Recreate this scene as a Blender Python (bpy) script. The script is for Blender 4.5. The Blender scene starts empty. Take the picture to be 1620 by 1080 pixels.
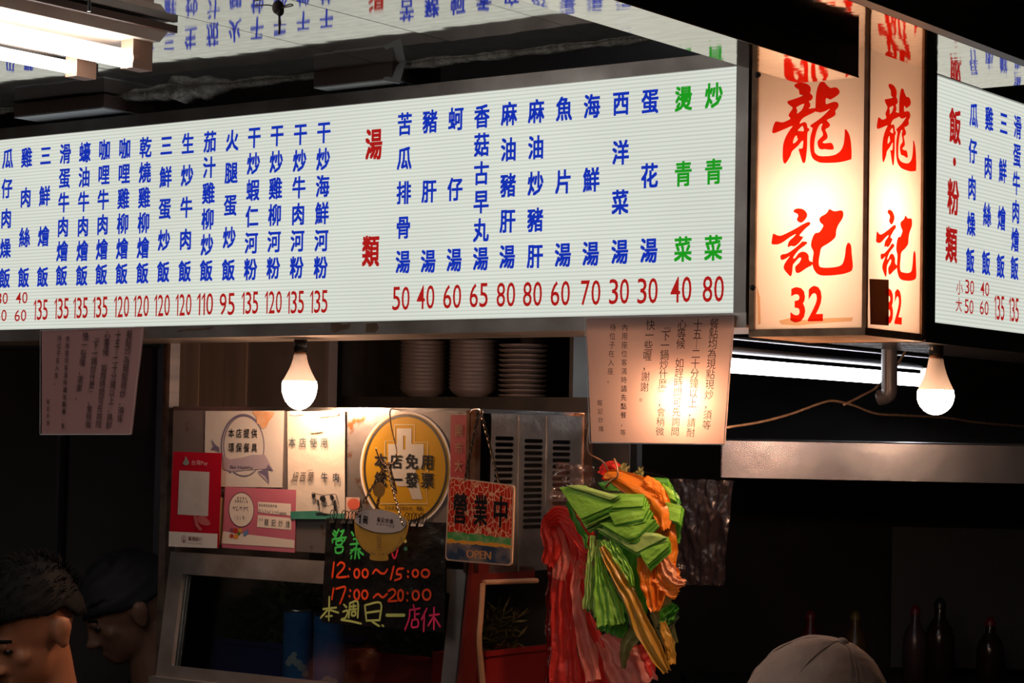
import bpy, math, random
import numpy as np
from mathutils import Vector, Matrix, noise
from mathutils.geometry import tessellate_polygon

# ------------------------------------------------------------------ camera, world, main lights, exposure
F = 3430.0                       # focal length in pixels of the 1620 px wide frame
CX, CY = 810.0, 540.0
C = Vector((0, 0, 1.85))
_L = Vector((-4700, -72, -F)).normalized()
_R = Vector((2524, -205, -F)).normalized()
_U = _R.cross(_L).normalized()
if _U.y < 0: _U = -_U
_Y = Vector((0, 0, -1)); _Y = (_Y - _Y.dot(_U) * _U).normalized()
_X = _Y.cross(_U)
ROT = Matrix((_X, _Y, _U))       # camera coordinates -> world
LW = ROT @ _L; LW.z = 0; LW.normalize()
RW = ROT @ _R; RW.z = 0; RW.normalize()
RW = (RW - RW.dot(LW) * LW).normalized()
ZW = Vector((0, 0, 1))
scene = bpy.context.scene
cam_d = bpy.data.cameras.new('camera'); cam = bpy.data.objects.new('camera', cam_d)
scene.collection.objects.link(cam); scene.camera = cam
cam.matrix_world = Matrix.Translation(C) @ ROT.to_4x4()
cam_d.sensor_width = 36; cam_d.lens = F / 1620 * 36; cam_d.clip_start = .05
scene.view_settings.view_transform = 'Standard'; scene.view_settings.look = 'None'
scene.view_settings.gamma = 1; scene.view_settings.exposure = 0.0
scene.view_settings.use_curve_mapping = False
wd = bpy.data.worlds.new('night'); scene.world = wd; wd.use_nodes = True
wd.node_tree.nodes['Background'].inputs[0].default_value = (.9, .75, .65, 1)
wd.node_tree.nodes['Background'].inputs[1].default_value = .006
K_BULB, K_TUBE, K_TUBE2, K_MENU, K_SIGN = 125.0, 14, 12.0, .80, 1.5
al = bpy.data.lights.new('front_fill', 'AREA'); al.shape = 'RECTANGLE'; al.size = 1.4; al.size_y = .5; al.energy = 11; al.color = (1, .80, .68)
alo = bpy.data.objects.new('front_fill', al); scene.collection.objects.link(alo); alo.location = (-.9, -1.6, 2.9)     # added area light behind the camera, brightens the front of the stall
alo.rotation_euler = (Vector((-.9, -1.6, 2.9)) - Vector((.1, 4, 1.9))).to_track_quat('Z', 'Y').to_euler()

def ray(px, py):
    return ROT @ Vector(((px - CX) / F, (CY - py) / F, -1))
def P(px, py, d): return C + ray(px, py) * d
def depth(p): return -(ROT.transposed() @ (p - C)).z

class Frame:
    def __init__(s, o, u, v):
        s.o = Vector(o); s.u = Vector(u).normalized(); s.v = (Vector(v) - Vector(v).dot(s.u) * s.u).normalized(); s.n = s.u.cross(s.v)
    @property
    def m(s):
        M = Matrix((s.u, s.v, s.n)).transposed().to_4x4(); M.translation = s.o; return M
    def hit(s, px, py, w=0):
        D = ray(px, py); return C + D * ((s.o + s.n * w - C).dot(s.n) / D.dot(s.n))
    def loc(s, p):
        q = p - s.o; return (q.dot(s.u), q.dot(s.v), q.dot(s.n))
    def uv(s, px, py, w=0):
        a = s.loc(s.hit(px, py, w)); return (a[0], a[1])
    def W(s, x, y, z=0): return s.o + s.u * x + s.v * y + s.n * z
    def moved(s, px, py, w=0): return Frame(s.hit(px, py, w), s.u, s.v)
    def turned(s, a, b, w=0):                      # same plane, origin at pixel a, x axis towards pixel b
        pa, pb = s.hit(*a, w), s.hit(*b, w); u = pb - pa; return Frame(pa, u, s.n.cross(u))

def pL(px, py, d): return Frame(P(px, py, d), -LW, ZW)
def pR(px, py, d): return Frame(P(px, py, d), RW, ZW)
def hitz(px, py, z):
    D = ray(px, py); return C + D * ((C.z + z - C.z) / D.z) if abs(D.z) > 1e-9 else None
GROUND = Frame((0, 0, 0), (1, 0, 0), (0, 1, 0))     # world axes

# ------------------------------------------------------------------ materials
MATS = {}
def mat(name, col=(.5, .5, .5), rough=.5, metal=0, var=None, vscale=8, vdetail=4, bump=0, bscale=40, em=None, ems=1, spec=.5,
        trans=0, coat=0, stretch=None, vcut=None, alpha=1):
    if name in MATS: return MATS[name]
    m = bpy.data.materials.new(name); MATS[name] = m; m.use_nodes = True
    nt = m.node_tree; b = nt.nodes['Principled BSDF']; N = nt.nodes.new; Lk = nt.links.new
    b.inputs['Base Color'].default_value = (*col, 1); b.inputs['Roughness'].default_value = rough
    b.inputs['Metallic'].default_value = metal; b.inputs['Specular IOR Level'].default_value = spec
    b.inputs['Coat Weight'].default_value = coat; b.inputs['Coat Roughness'].default_value = .08
    b.inputs['Alpha'].default_value = alpha
    tc = N('ShaderNodeTexCoord'); mp = N('ShaderNodeMapping'); Lk(tc.outputs['Object'], mp.inputs[0])
    if stretch: mp.inputs['Scale'].default_value = stretch
    if var:
        n = N('ShaderNodeTexNoise'); n.inputs['Scale'].default_value = vscale; n.inputs['Detail'].default_value = vdetail
        Lk(mp.outputs[0], n.inputs['Vector'])
        r = N('ShaderNodeValToRGB'); r.color_ramp.elements[0].color = (*col, 1); r.color_ramp.elements[1].color = (*var, 1)
        a, c = vcut or (.35, .65); r.color_ramp.elements[0].position = a; r.color_ramp.elements[1].position = c
        Lk(n.outputs[0], r.inputs[0]); Lk(r.outputs[0], b.inputs['Base Color'])
    if bump:
        n2 = N('ShaderNodeTexNoise'); n2.inputs['Scale'].default_value = bscale; n2.inputs['Detail'].default_value = 3
        Lk(mp.outputs[0], n2.inputs['Vector']); bp = N('ShaderNodeBump'); bp.inputs['Strength'].default_value = min(bump, 1)
        bp.inputs['Distance'].default_value = .01; Lk(n2.outputs[0], bp.inputs['Height']); Lk(bp.outputs[0], b.inputs['Normal'])
    if em: b.inputs['Emission Color'].default_value = (*em, 1); b.inputs['Emission Strength'].default_value = ems
    if trans:
        t = N('ShaderNodeBsdfTranslucent'); t.inputs[0].default_value = (*(var or col), 1); mx = N('ShaderNodeMixShader')
        mx.inputs[0].default_value = trans; Lk(b.outputs[0], mx.inputs[1]); Lk(t.outputs[0], mx.inputs[2])
        Lk(mx.outputs[0], nt.nodes['Material Output'].inputs[0])
    return m
def film(name, col, k=.92):                          # coloured transparent lettering film stuck on a panel
    if name in MATS: return MATS[name]
    m = bpy.data.materials.new(name); MATS[name] = m; m.use_nodes = True; nt = m.node_tree
    b = nt.nodes['Principled BSDF']; b.inputs['Base Color'].default_value = (*[min(1, c) for c in col], 1); b.inputs['Roughness'].default_value = .4
    t = nt.nodes.new('ShaderNodeBsdfTransparent'); t.inputs[0].default_value = (*col, 1)
    mx = nt.nodes.new('ShaderNodeMixShader'); mx.inputs[0].default_value = k
    nt.links.new(b.outputs[0], mx.inputs[1]); nt.links.new(t.outputs[0], mx.inputs[2]); nt.links.new(mx.outputs[0], nt.nodes['Material Output'].inputs[0])
    return m
def glass(name, tint=(.9, .93, .92), refl=1.0, rough=.03, bump=0, bscale=30, facing=.04, haze=0, hazecol=(.8, .8, .8)):
    if name in MATS: return MATS[name]
    m = bpy.data.materials.new(name); MATS[name] = m; m.use_nodes = True; nt = m.node_tree; N = nt.nodes.new; Lk = nt.links.new
    nt.nodes.remove(nt.nodes['Principled BSDF'])
    t = N('ShaderNodeBsdfTransparent'); t.inputs[0].default_value = (*tint, 1)
    g = N('ShaderNodeBsdfGlossy'); g.inputs['Roughness'].default_value = rough
    fr = N('ShaderNodeFresnel'); fr.inputs[0].default_value = 1.45
    ml = N('ShaderNodeMath'); ml.operation = 'MULTIPLY_ADD'; ml.inputs[1].default_value = refl; ml.inputs[2].default_value = facing; Lk(fr.outputs[0], ml.inputs[0])
    mx = N('ShaderNodeMixShader'); Lk(ml.outputs[0], mx.inputs[0]); Lk(t.outputs[0], mx.inputs[1]); Lk(g.outputs[0], mx.inputs[2]); out = mx
    if bump:
        tc = N('ShaderNodeTexCoord'); n2 = N('ShaderNodeTexNoise'); n2.inputs['Scale'].default_value = bscale; n2.inputs['Detail'].default_value = 2
        n2.inputs['Distortion'].default_value = .6
        Lk(tc.outputs['Object'], n2.inputs['Vector']); bp = N('ShaderNodeBump'); bp.inputs['Strength'].default_value = bump
        bp.inputs['Distance'].default_value = .02; Lk(n2.outputs[0], bp.inputs['Height']); Lk(bp.outputs[0], g.inputs['Normal']); Lk(bp.outputs[0], fr.inputs['Normal'])
    if haze:
        d = N('ShaderNodeBsdfDiffuse'); d.inputs[0].default_value = (*hazecol, 1); tl = N('ShaderNodeBsdfTranslucent'); tl.inputs[0].default_value = (*hazecol, 1)
        m1 = N('ShaderNodeMixShader'); m1.inputs[0].default_value = .5; Lk(d.outputs[0], m1.inputs[1]); Lk(tl.outputs[0], m1.inputs[2])
        m2 = N('ShaderNodeMixShader'); m2.inputs[0].default_value = haze; Lk(mx.outputs[0], m2.inputs[1]); Lk(m1.outputs[0], m2.inputs[2]); out = m2
    Lk(out.outputs[0], nt.nodes['Material Output'].inputs[0]); return m
def emit(name, col, s):
    if name in MATS: return MATS[name]
    m = bpy.data.materials.new(name); MATS[name] = m; m.use_nodes = True; nt = m.node_tree; nt.nodes.remove(nt.nodes['Principled BSDF'])
    e = nt.nodes.new('ShaderNodeEmission'); e.inputs[0].default_value = (*col, 1); e.inputs[1].default_value = s
    nt.links.new(e.outputs[0], nt.nodes['Material Output'].inputs[0]); return m

def rib_panel():                                     # back-lit twin-wall sheet: its webs show as fine horizontal lines
    m = emit('lit ribbed sheet', (.86, .90, .80), K_MENU); nt = m.node_tree; N = nt.nodes.new; Lk = nt.links.new
    e = [n for n in nt.nodes if n.type == 'EMISSION'][0]
    tc = N('ShaderNodeTexCoord'); sp = N('ShaderNodeSeparateXYZ'); Lk(tc.outputs['Object'], sp.inputs[0])
    a = N('ShaderNodeMath'); a.operation = 'MULTIPLY'; a.inputs[1].default_value = 2 * math.pi / .0068; Lk(sp.outputs[1], a.inputs[0])
    s = N('ShaderNodeMath'); s.operation = 'SINE'; Lk(a.outputs[0], s.inputs[0])
    mr = N('ShaderNodeMapRange'); mr.inputs[1].default_value = .2; mr.inputs[2].default_value = 1; mr.inputs[3].default_value = 1.03; mr.inputs[4].default_value = .8; Lk(s.outputs[0], mr.inputs[0])
    n = N('ShaderNodeTexNoise'); n.inputs['Scale'].default_value = 2.2; Lk(tc.outputs['Object'], n.inputs['Vector'])
    m2 = N('ShaderNodeMapRange'); m2.inputs[1].default_value = .3; m2.inputs[2].default_value = .7; m2.inputs[3].default_value = .93; m2.inputs[4].default_value = 1.04; Lk(n.outputs[0], m2.inputs[0])
    q = N('ShaderNodeMath'); q.operation = 'MULTIPLY'; Lk(mr.outputs[0], q.inputs[0]); Lk(m2.outputs[0], q.inputs[1])
    q2 = N('ShaderNodeMath'); q2.operation = 'MULTIPLY'; q2.inputs[1].default_value = K_MENU; Lk(q.outputs[0], q2.inputs[0]); Lk(q2.outputs[0], e.inputs[1])
    return m

STEEL = mat('brushed stainless steel', (.50, .49, .48), .3, 1, var=(.36, .34, .33), vscale=14, bump=.25, bscale=9, stretch=(1, 6, 1))
STEEL_DIRTY = mat('smudged stainless steel', (.54, .51, .50), .32, .7, var=(.36, .31, .28), vscale=9, bump=.35, bscale=14)
DARK_STEEL = mat('dark painted steel', (.035, .032, .03), .45, .3, var=(.06, .05, .045), vscale=12)
BLACK = mat('matt black paint', (.012, .011, .011), .6, 0)
BLACK_PL = mat('black plastic', (.015, .015, .015), .3, 0)
MIRROR = mat('mirror polished panel', (.60, .55, .50), .04, .86, var=(.50, .45, .40), vscale=30, bump=.10, bscale=3.5)
MIRROR2 = mat('mirror polished trim', (.74, .66, .58), .05, 1, var=(.62, .54, .46), vscale=25, bump=.05, bscale=6, stretch=(1, 3, 1))
def lit_film(name, c):                               # coloured film on a back-lit panel
    m = emit(name, c, .86); m.cycles.emission_sampling = 'NONE'; return m
BLUE_F = lit_film('backlit blue film', (.008, .035, .50)); RED_F = lit_film('backlit red film', (.46, .012, .010)); GREEN_F = lit_film('backlit green film', (.015, .36, .015))
SIGNRED_F = film('vermilion film', (.80, .018, .004), .93)
INK = mat('black ink', (.012, .012, .014), .5)
WHITE_PL = mat('white plastic', (.78, .77, .74), .4)

# ------------------------------------------------------------------ mesh building
col = scene.collection
class MB:
    def __init__(s): s.v = []; s.f = []
    def add(s, vs, fs):
        b = len(s.v); s.v += [tuple(x) for x in vs]; s.f += [tuple(b + i for i in f) for f in fs]; return s
    def box(s, x0, x1, y0, y1, z0, z1):
        x0, x1 = sorted((x0, x1)); y0, y1 = sorted((y0, y1)); z0, z1 = sorted((z0, z1))
        return s.add([(x, y, z) for z in (z0, z1) for y in (y0, y1) for x in (x0, x1)],
                     [(0, 2, 3, 1), (4, 5, 7, 6), (0, 1, 5, 4), (2, 6, 7, 3), (0, 4, 6, 2), (1, 3, 7, 5)])
    def hexa(s, q):                                  # 8 corners: 4 back (ccw), 4 front
        return s.add(q, [(3, 2, 1, 0), (4, 5, 6, 7), (0, 1, 5, 4), (1, 2, 6, 5), (2, 3, 7, 6), (3, 0, 4, 7)])
    def flat(s, rings, z, zb=None):                  # filled outline(s); first ring outer, others holes
        pts = [Vector((x, y, 0)) for r in rings for x, y in r]
        tr = tessellate_polygon([[Vector((x, y, 0)) for x, y in r] for r in rings])
        out = []
        for t in tr:
            a, b, c = (pts[i] for i in t)
            out.append(tuple(t) if (b - a).cross(c - a).z > 0 else (t[0], t[2], t[1]))
        s.add([(p.x, p.y, z) for p in pts], out)
        if zb is not None:
            s.add([(p.x, p.y, zb) for p in pts], [tuple(reversed(t)) for t in out])
            for r in rings:
                n = len(r); vs = [(x, y, z) for x, y in r] + [(x, y, zb) for x, y in r]
                s.add(vs, [(i, (i + 1) % n, n + (i + 1) % n, n + i) for i in range(n)])
        return s
    def tube(s, pts, r, n=8, cap=True):
        pts = [Vector(p) for p in pts]; m = len(pts); rr = r if isinstance(r, (list, tuple)) else [r] * m; vs = []
        up = None
        for i, p in enumerate(pts):
            t = (pts[min(i + 1, m - 1)] - pts[max(i - 1, 0)]).normalized()
            if up is None: up = t.orthogonal().normalized()
            up = (up - up.dot(t) * t).normalized(); w = t.cross(up)
            vs += [p + (up * math.cos(2 * math.pi * k / n) + w * math.sin(2 * math.pi * k / n)) * rr[i] for k in range(n)]
        fs = [(i * n + k, i * n + (k + 1) % n, (i + 1) * n + (k + 1) % n, (i + 1) * n + k) for i in range(m - 1) for k in range(n)]
        if cap: fs += [tuple(reversed(range(n))), tuple((m - 1) * n + k for k in range(n))]
        return s.add(vs, fs)
    def lathe(s, prof, c, axis=(0, 0, 1), n=24):     # prof: (radius, height)
        a = Vector(axis).normalized(); e = a.orthogonal().normalized(); g = a.cross(e); c = Vector(c); vs = []
        for r, h in prof:
            vs += [c + a * h + (e * math.cos(2 * math.pi * k / n) + g * math.sin(2 * math.pi * k / n)) * max(r, 1e-5) for k in range(n)]
        fs = [(i * n + k, i * n + (k + 1) % n, (i + 1) * n + (k + 1) % n, (i + 1) * n + k) for i in range(len(prof) - 1) for k in range(n)]
        return s.add(vs, fs)
    def grid(s, fn, nu, nv):
        vs = [fn(i / nu, j / nv) for j in range(nv + 1) for i in range(nu + 1)]
        return s.add(vs, [(j * (nu + 1) + i, j * (nu + 1) + i + 1, (j + 1) * (nu + 1) + i + 1, (j + 1) * (nu + 1) + i) for j in range(nv) for i in range(nu)])
    def ball(s, c, r, nu=14, nv=9):
        c = Vector(c); r = r if isinstance(r, (tuple, list, Vector)) else (r, r, r)
        return s.grid(lambda a, b: (c.x + r[0] * math.cos(2 * math.pi * a) * math.sin(math.pi * b), c.y + r[1] * math.sin(2 * math.pi * a) * math.sin(math.pi * b), c.z - r[2] * math.cos(math.pi * b)), nu, nv)
    def build(s, name, m, parent=None, smooth=False, solid=0, kind=None):
        me = bpy.data.meshes.new(name); me.from_pydata(s.v, [], s.f); me.update()
        me.materials.append(m)
        if smooth:
            me.polygons.foreach_set('use_smooth', [True] * len(me.polygons))
        o = bpy.data.objects.new(name, me); col.objects.link(o)
        if parent: o.parent = parent
        if solid:
            md = o.modifiers.new('s', 'SOLIDIFY'); md.thickness = solid; md.offset = 0
        if kind: o['kind'] = kind
        return o
def tag(o, label, cat, group=None):
    o['label'] = label; o['category'] = cat
    if group: o['group'] = group
    return o
def thing(name, label, cat, fr=GROUND, group=None):
    o = bpy.data.objects.new(name, None); col.objects.link(o); o.matrix_world = fr.m; o.empty_display_size = .05
    return tag(o, label, cat, group)
def struct(name, fr=None):
    o = bpy.data.objects.new(name, None); col.objects.link(o); o['kind'] = 'structure'
    if fr: o.matrix_world = fr.m
    return o
def smooth_ring(pts, n=4):
    out = []; m = len(pts)
    for i in range(m):
        p0, p1, p2, p3 = (np.array(pts[(i + k) % m], float) for k in (-1, 0, 1, 2))
        for k in range(n):
            t = k / n
            out.append(tuple(.5 * (2 * p1 + (p2 - p0) * t + (2 * p0 - 5 * p1 + 4 * p2 - p3) * t * t + (3 * p1 - p0 - 3 * p2 + p3) * t ** 3)))
    return out
def smooth_line(pts, n=5):
    pts = [np.array(p, float) for p in pts]
    if len(pts) < 3: return [tuple(p) for p in pts]
    q = [2 * pts[0] - pts[1]] + pts + [2 * pts[-1] - pts[-2]]; out = []
    for i in range(1, len(q) - 2):
        p0, p1, p2, p3 = q[i - 1:i + 3]
        for k in range(n):
            t = k / n
            out.append(tuple(.5 * (2 * p1 + (p2 - p0) * t + (2 * p0 - 5 * p1 + 4 * p2 - p3) * t * t + (3 * p1 - p0 - 3 * p2 + p3) * t ** 3)))
    out.append(tuple(pts[-1])); return out
def ribbon(mb, pts, w, z, sm=True, cap=True):        # a pen stroke, flat
    pts = smooth_line(pts, 4) if sm else pts; P2 = [Vector(p) for p in pts]; n = len(P2); vs = []
    for i, p in enumerate(P2):
        t = P2[min(i + 1, n - 1)] - P2[max(i - 1, 0)]; t = t.normalized() if t.length > 1e-9 else Vector((1, 0))
        o = Vector((-t.y, t.x)) * w / 2; vs += [(p.x + o.x, p.y + o.y, z), (p.x - o.x, p.y - o.y, z)]
    mb.add(vs, [(2 * i, 2 * i + 1, 2 * i + 3, 2 * i + 2) for i in range(n - 1)])
    if cap:
        for p in (P2[0], P2[-1]):
            mb.add([(p.x + w / 2 * math.cos(a * math.pi / 4), p.y + w / 2 * math.sin(a * math.pi / 4), z) for a in range(8)], [tuple(range(8))])
def ell(cx, cy, rx, ry, n=16, a0=0): return [(cx + rx * math.cos(a0 + 2 * math.pi * k / n), cy + ry * math.sin(a0 + 2 * math.pi * k / n)) for k in range(n)]

_G = {('1', 0, 3): ([(.30, 0), (.40, 0), (.40, .69), (.33, .69), (.16, .55), (.16, .47), (.30, .57)], [(0, 1, 2, 6), (2, 3, 4), (2, 4, 5, 6)])}
_G[('1', 0, 2)] = _G[('1', .004, 3)] = _G[('1', 0, 3)]
def glyph(ch, off=0, res=3):
    k = (ch, off, res)
    if k not in _G:
        c = bpy.data.curves.new('t', 'FONT'); c.body = ch; c.size = 1; c.offset = off; c.resolution_u = res; c.dimensions = '2D'; c.fill_mode = 'FRONT'
        o = bpy.data.objects.new('t', c); me = o.to_mesh()
        v = [(a.co.x, a.co.y) for a in me.vertices]; f = [tuple(p.vertices) for p in me.polygons]
        o.to_mesh_clear(); bpy.data.objects.remove(o); bpy.data.curves.remove(c); _G[k] = (v, f)
    return _G[k]
def put(mb, ch, cx, cy, w, h, z=.001, off=0, ink=False, mapf=None, skew=0, res=3):
    """one character centred at (cx, cy), em box w x h (ink=True: the ink itself fills w x h)"""
    v, f = glyph(ch, off, res)
    if not v: return
    if ink:
        xs = [a[0] for a in v]; ys = [a[1] for a in v]; x0, x1, y0, y1 = min(xs), max(xs), min(ys), max(ys)
        pts = [((x - (x0 + x1) / 2) / max(x1 - x0, 1e-6) * w, (y - (y0 + y1) / 2) / (y1 - y0) * h) for x, y in v]
    else: pts = [((x - .5) * w, (y - .38) * h) for x, y in v]
    pts = [(cx + x + skew * y, cy + y) for x, y in pts]
    if mapf: pts = [mapf(*p) for p in pts]
    mb.add([(x, y, z) for x, y in pts], f)
def bold(mb, ch, cx, cy, w, h, z=.001, k=.02, ink=False, mapf=None, rings=1):   # heavy weight: the glyph repeated slightly offset
    for r in range(1, rings + 1):
        for a in range(4 if rings == 1 else 8):
            t = math.pi / 4 + a * math.pi / (2 if rings == 1 else 4)
            put(mb, ch, cx + math.cos(t) * k * w * r / rings * 1.3, cy + math.sin(t) * k * h * r / rings, w, h, z, 0, ink, mapf, res=2)
def number(mb, s, cx, cy, w, h, z=.001, off=0, gap=.18, mapf=None):
    """digits as narrow figures filling w x h"""
    n = len(s); ws = [.50 if c == '1' else 1 for c in s]; tot = sum(ws) + gap * (n - 1); x = cx - w / 2
    for c, k in zip(s, ws):
        cw = w / tot * k; put(mb, c, x + cw / 2, cy, cw, h, z, off, True, mapf); x += cw + w / tot * gap
def words(name, parent, m, label=None):              # an empty part that carries its characters as sub-parts
    o = bpy.data.objects.new(name, None); col.objects.link(o); o.parent = parent
    if label: o['label'] = label
    class Sink:
        n = 0
        def add(self, v, f):
            k = MB(); k.add(v, f); k.build('character', m, o)
    return Sink()
class Collect:                                       # gathers the copies of one bold character, then hands them on as one piece
    def __init__(s, out): s.out = out; s.mb = MB()
    def add(s, v, f): s.mb.add(v, f)
    def done(s): s.out.add(s.mb.v, s.mb.f)
def line_text(mb, s, fr, p0, p1, w, h, z=.001, off=0, skew=0):   # characters evenly spaced between two pixels
    a = Vector(fr.uv(*p0)); b = Vector(fr.uv(*p1)); n = len(s)
    for i, ch in enumerate(s):
        q = a.lerp(b, i / max(1, n - 1))
        if off > .004:
            c_ = Collect(mb); bold(c_, ch, q.x, q.y, w, h, z, off); c_.done()
        else: put(mb, ch, q.x, q.y, w, h, z, 0, skew=skew)
def latin(mb, s, x0, y0, w, h, z, off=0, skew=0, mapf=None):     # a word as wide as w, cap height h, left end x0, baseline y0
    v, f = glyph(s, off, 3); xs = [a[0] for a in v]; lo, hi = min(xs), max(xs)
    pts = [(x0 + (x - lo) / (hi - lo) * w, y0 + y / .69 * h) for x, y in v]; pts = [(x + skew * (y - y0), y) for x, y in pts]
    if mapf: pts = [mapf(*p) for p in pts]
    mb.add([(x, y, z) for x, y in pts], f)
def quadmap(q):                                      # unit square -> four plane points (TL, TR, BR, BL), projective
    src = [(0, 1), (1, 1), (1, 0), (0, 0)]; A = []; B = []
    for (x, y), (X, Y) in zip(src, q):
        A += [[x, y, 1, 0, 0, 0, -x * X, -y * X], [0, 0, 0, x, y, 1, -x * Y, -y * Y]]; B += [X, Y]
    h = np.append(np.linalg.solve(np.array(A), np.array(B)), 1).reshape(3, 3)
    def fn(x, y, H=h):
        r = H @ np.array([x, y, 1]); return (r[0] / r[2], r[1] / r[2])
    hi = np.linalg.inv(h)
    return fn, (lambda x, y: fn(x, y, hi))

# ================================================================== STRUCTURE
Z_CEIL = .676                                        # heights below are relative to the camera
def gl(p): return Vector(p)
MENU = pL(1163, 495, 3.5)                            # front face of the long menu box; origin at its lower right corner
CORNER = MENU.hit(1368, 518)
SIGNL = Frame(CORNER, -LW, ZW); SIGNR = Frame(CORNER, RW, ZW)
MENUR = Frame(SIGNR.hit(1474, 510), RW, ZW)

fl = MB(); fl.box(-6, 6, -2, 12, -.1, 0); o = fl.build('floor', mat('grey street tiles', (.10, .095, .09), .5, var=(.06, .055, .05), vscale=3, bump=.3)); o['kind'] = 'structure'
# ceiling: polished metal strips that run away from the long menu, cut off along its front
ceil = struct('ceiling', Frame(Vector((MENU.o.x, MENU.o.y, C.z + Z_CEIL)), -LW, RW))
cf = Frame(Vector((MENU.o.x, MENU.o.y, C.z + Z_CEIL)), -LW, RW)          # x to the right along the menu, y away from the viewer
def cz(px, py): return cf.loc(hitz(px, py, Z_CEIL))
seam = cz(400, 52)[0]; PW = .243
random.seed(4)
xr = cz(1240, 60)[0]
k = 0
for i in range(-9, 9):
    x0 = seam + i * PW; x1 = x0 + PW - .003
    if x0 > 1.2: break
    ya = -.012 + random.uniform(-.01, .01)
    t = random.uniform(-.0006, .0006); t2 = random.uniform(-.0006, .0006)
    m = MB(); m.hexa([(x0, -2.9, 0 + t), (x1, -2.9, 0 + t2), (x1, ya, 0 + t2), (x0, ya, 0 + t), (x0, -2.9, .004 + t), (x1, -2.9, .004 + t2), (x1, ya, .004 + t2), (x0, ya, .004 + t)])
    # frame z axis points up here, visible side is z = 0
    m.build('ceiling_panel', MIRROR, ceil)
m = MB(); m.box(-3.5, 1.6, -2.95, 2.6, .05, .09); m.build('ceiling_slab', BLACK, ceil)
# ragged, dusty sealant edge along the ends of the strips
random.seed(7)
RAGX = cz(225, 128)[0]
def rag(a, b):
    x = -3 + a * 3.6; r = .008 + .006 * noise.noise((x * 9, 0, 3)) + .005 * noise.noise((x * 31, 2, 0)); r = max(r, .003)
    r *= 1.0 + 2.6 * math.exp(-((x - RAGX) / .09) ** 2)
    t = b * 2 * math.pi
    nz = .25 * noise.noise((x * 25, math.cos(t) * 2, math.sin(t) * 2))
    return (x, -.006 + (r * 1.6) * math.cos(t) * (1 + nz), -.001 + r * .8 * math.sin(t) * (1 + nz) )
m = MB(); m.grid(rag, 260, 8)
m.build('trim_1', mat('flaking grey sealant', (.30, .28, .24), .9, var=(.60, .57, .50), vscale=60, bump=1, bscale=120), None, True)
bpy.data.objects['trim_1'].matrix_world = cf.m; bpy.data.objects['trim_1']['kind'] = 'structure'

# black beams with polished undersides, running away from the viewer in front of the corner sign
def beam(name, z, end_r, end_l, top, length=1.9, gapx=0):
    a = hitz(*end_r, z); b = hitz(*end_l, z); w = abs((a - b).dot(LW)); o_ = Frame(a, LW, RW)   # x towards the left, y away
    root = struct(name, Frame(a, -LW, RW))           # x right, y away, z up
    m = MB(); m.box(-w, 0, -length, 0, .002, top - z); m.build('beam_body', BLACK, root)
    m = MB(); m.box(-w + .001, -.001, -length, -.001, 0, .002); m.build('underside', MIRROR2, root)
    m = MB(); m.tube([(0, -length, .001), (0, 0, .001)], .0014, 6); m.build('edge_trim', mat('bright copper edge', (.9, .55, .4), .2, 1), root)
    return root, a, w
b1, a1, w1 = beam('beam_1', .539, (1358, 122.8), (1256, 130), .585)
a2 = hitz(1552, 140, .585)
wid2 = abs((a2 - hitz(1620, 105, .585)).dot(LW))
root = struct('beam_2', Frame(a2, -LW, RW))
m = MB(); m.box(0, wid2, -2.2, 0, .002, Z_CEIL - .585 + .02); m.build('beam_body', BLACK, root)
m = MB(); m.box(.001, wid2 - .001, -2.2, -.001, 0, .002); m.build('underside', MIRROR2, root)
m = MB(); m.box(wid2, wid2 + .02, -2.2, .3, -.01 + .01, .20); m.build('edge_trim', DARK_STEEL, root)
m = MB(); m.box(wid2 + .02, 1.8, -2.2, 1.5, .16, .20); m.build('panel', BLACK, root)

# dark room shell behind the stall
def vwall(name, fr, x0, x1, y0, y1, m_, t=.05, parent=None):
    m = MB(); m.box(x0, x1, y0, y1, -t, 0); o = m.build(name, m_, parent); o.matrix_world = fr.m; o['kind'] = 'structure'; return o
WALLM = mat('sooty dark wall', (.030, .026, .025), .6, var=(.045, .038, .035), vscale=3)
BACK = Frame(P(810, 700, 7.2), (1, 0, 0), ZW)
vwall('wall_back', BACK, -5, 5, -2.2, 1.4, WALLM)
m = MB(); m.box(-5, 5, 4.2, 8, C.z + 1.05, C.z + 1.1); o = m.build('ceiling_slab', WALLM); o['kind'] = 'structure'

# ================================================================== MENU LIGHT BOXES
RIB = rib_panel()
def lightbox_frame(root, x0, x1, y0, y1, fw, dep, m_, sides='lrtb', back=True):
    """face spans x0..x1, y0..y1; frame members around it, body behind"""
    if 't' in sides: MB().box(x0 - fw, x1 + fw, y1, y1 + fw, -dep, .006).build('top_rail', m_, root)
    if 'b' in sides: MB().box(x0 - fw, x1 + fw, y0 - fw, y0, -dep, .006).build('bottom_rail', FRAME_LO if m_ is FRAME_ST else m_, root)
    if 'r' in sides: MB().box(x1, x1 + fw * .95, y0, y1, -dep, .006).build('side_rail', m_, root)
    if 'l' in sides: MB().box(x0 - fw, x0, y0, y1, -dep, .006).build('side_rail', m_, root)
    if back: MB().box(x0 - fw, x1 + fw, y0 - fw, y1 + fw, -dep - .004, -dep).build('back_plate', DARK_STEEL, root)
mx, my = MENU.uv(1167, 105)
xl = MENU.uv(-130, 400)[0]
root = thing('menu_lightbox', 'long white backlit menu board over the stall, blue dish names and red prices', 'sign', MENU)
MB().box(xl, 0, 0, my, -.006, 0).build('light_panel', RIB, root)
BOXH = my
FRAME_LO = mat('brighter grey stainless rail', (.52, .47, .44), .36, .6, var=(.30, .25, .22), vscale=7, bump=.3, bscale=8)
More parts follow.
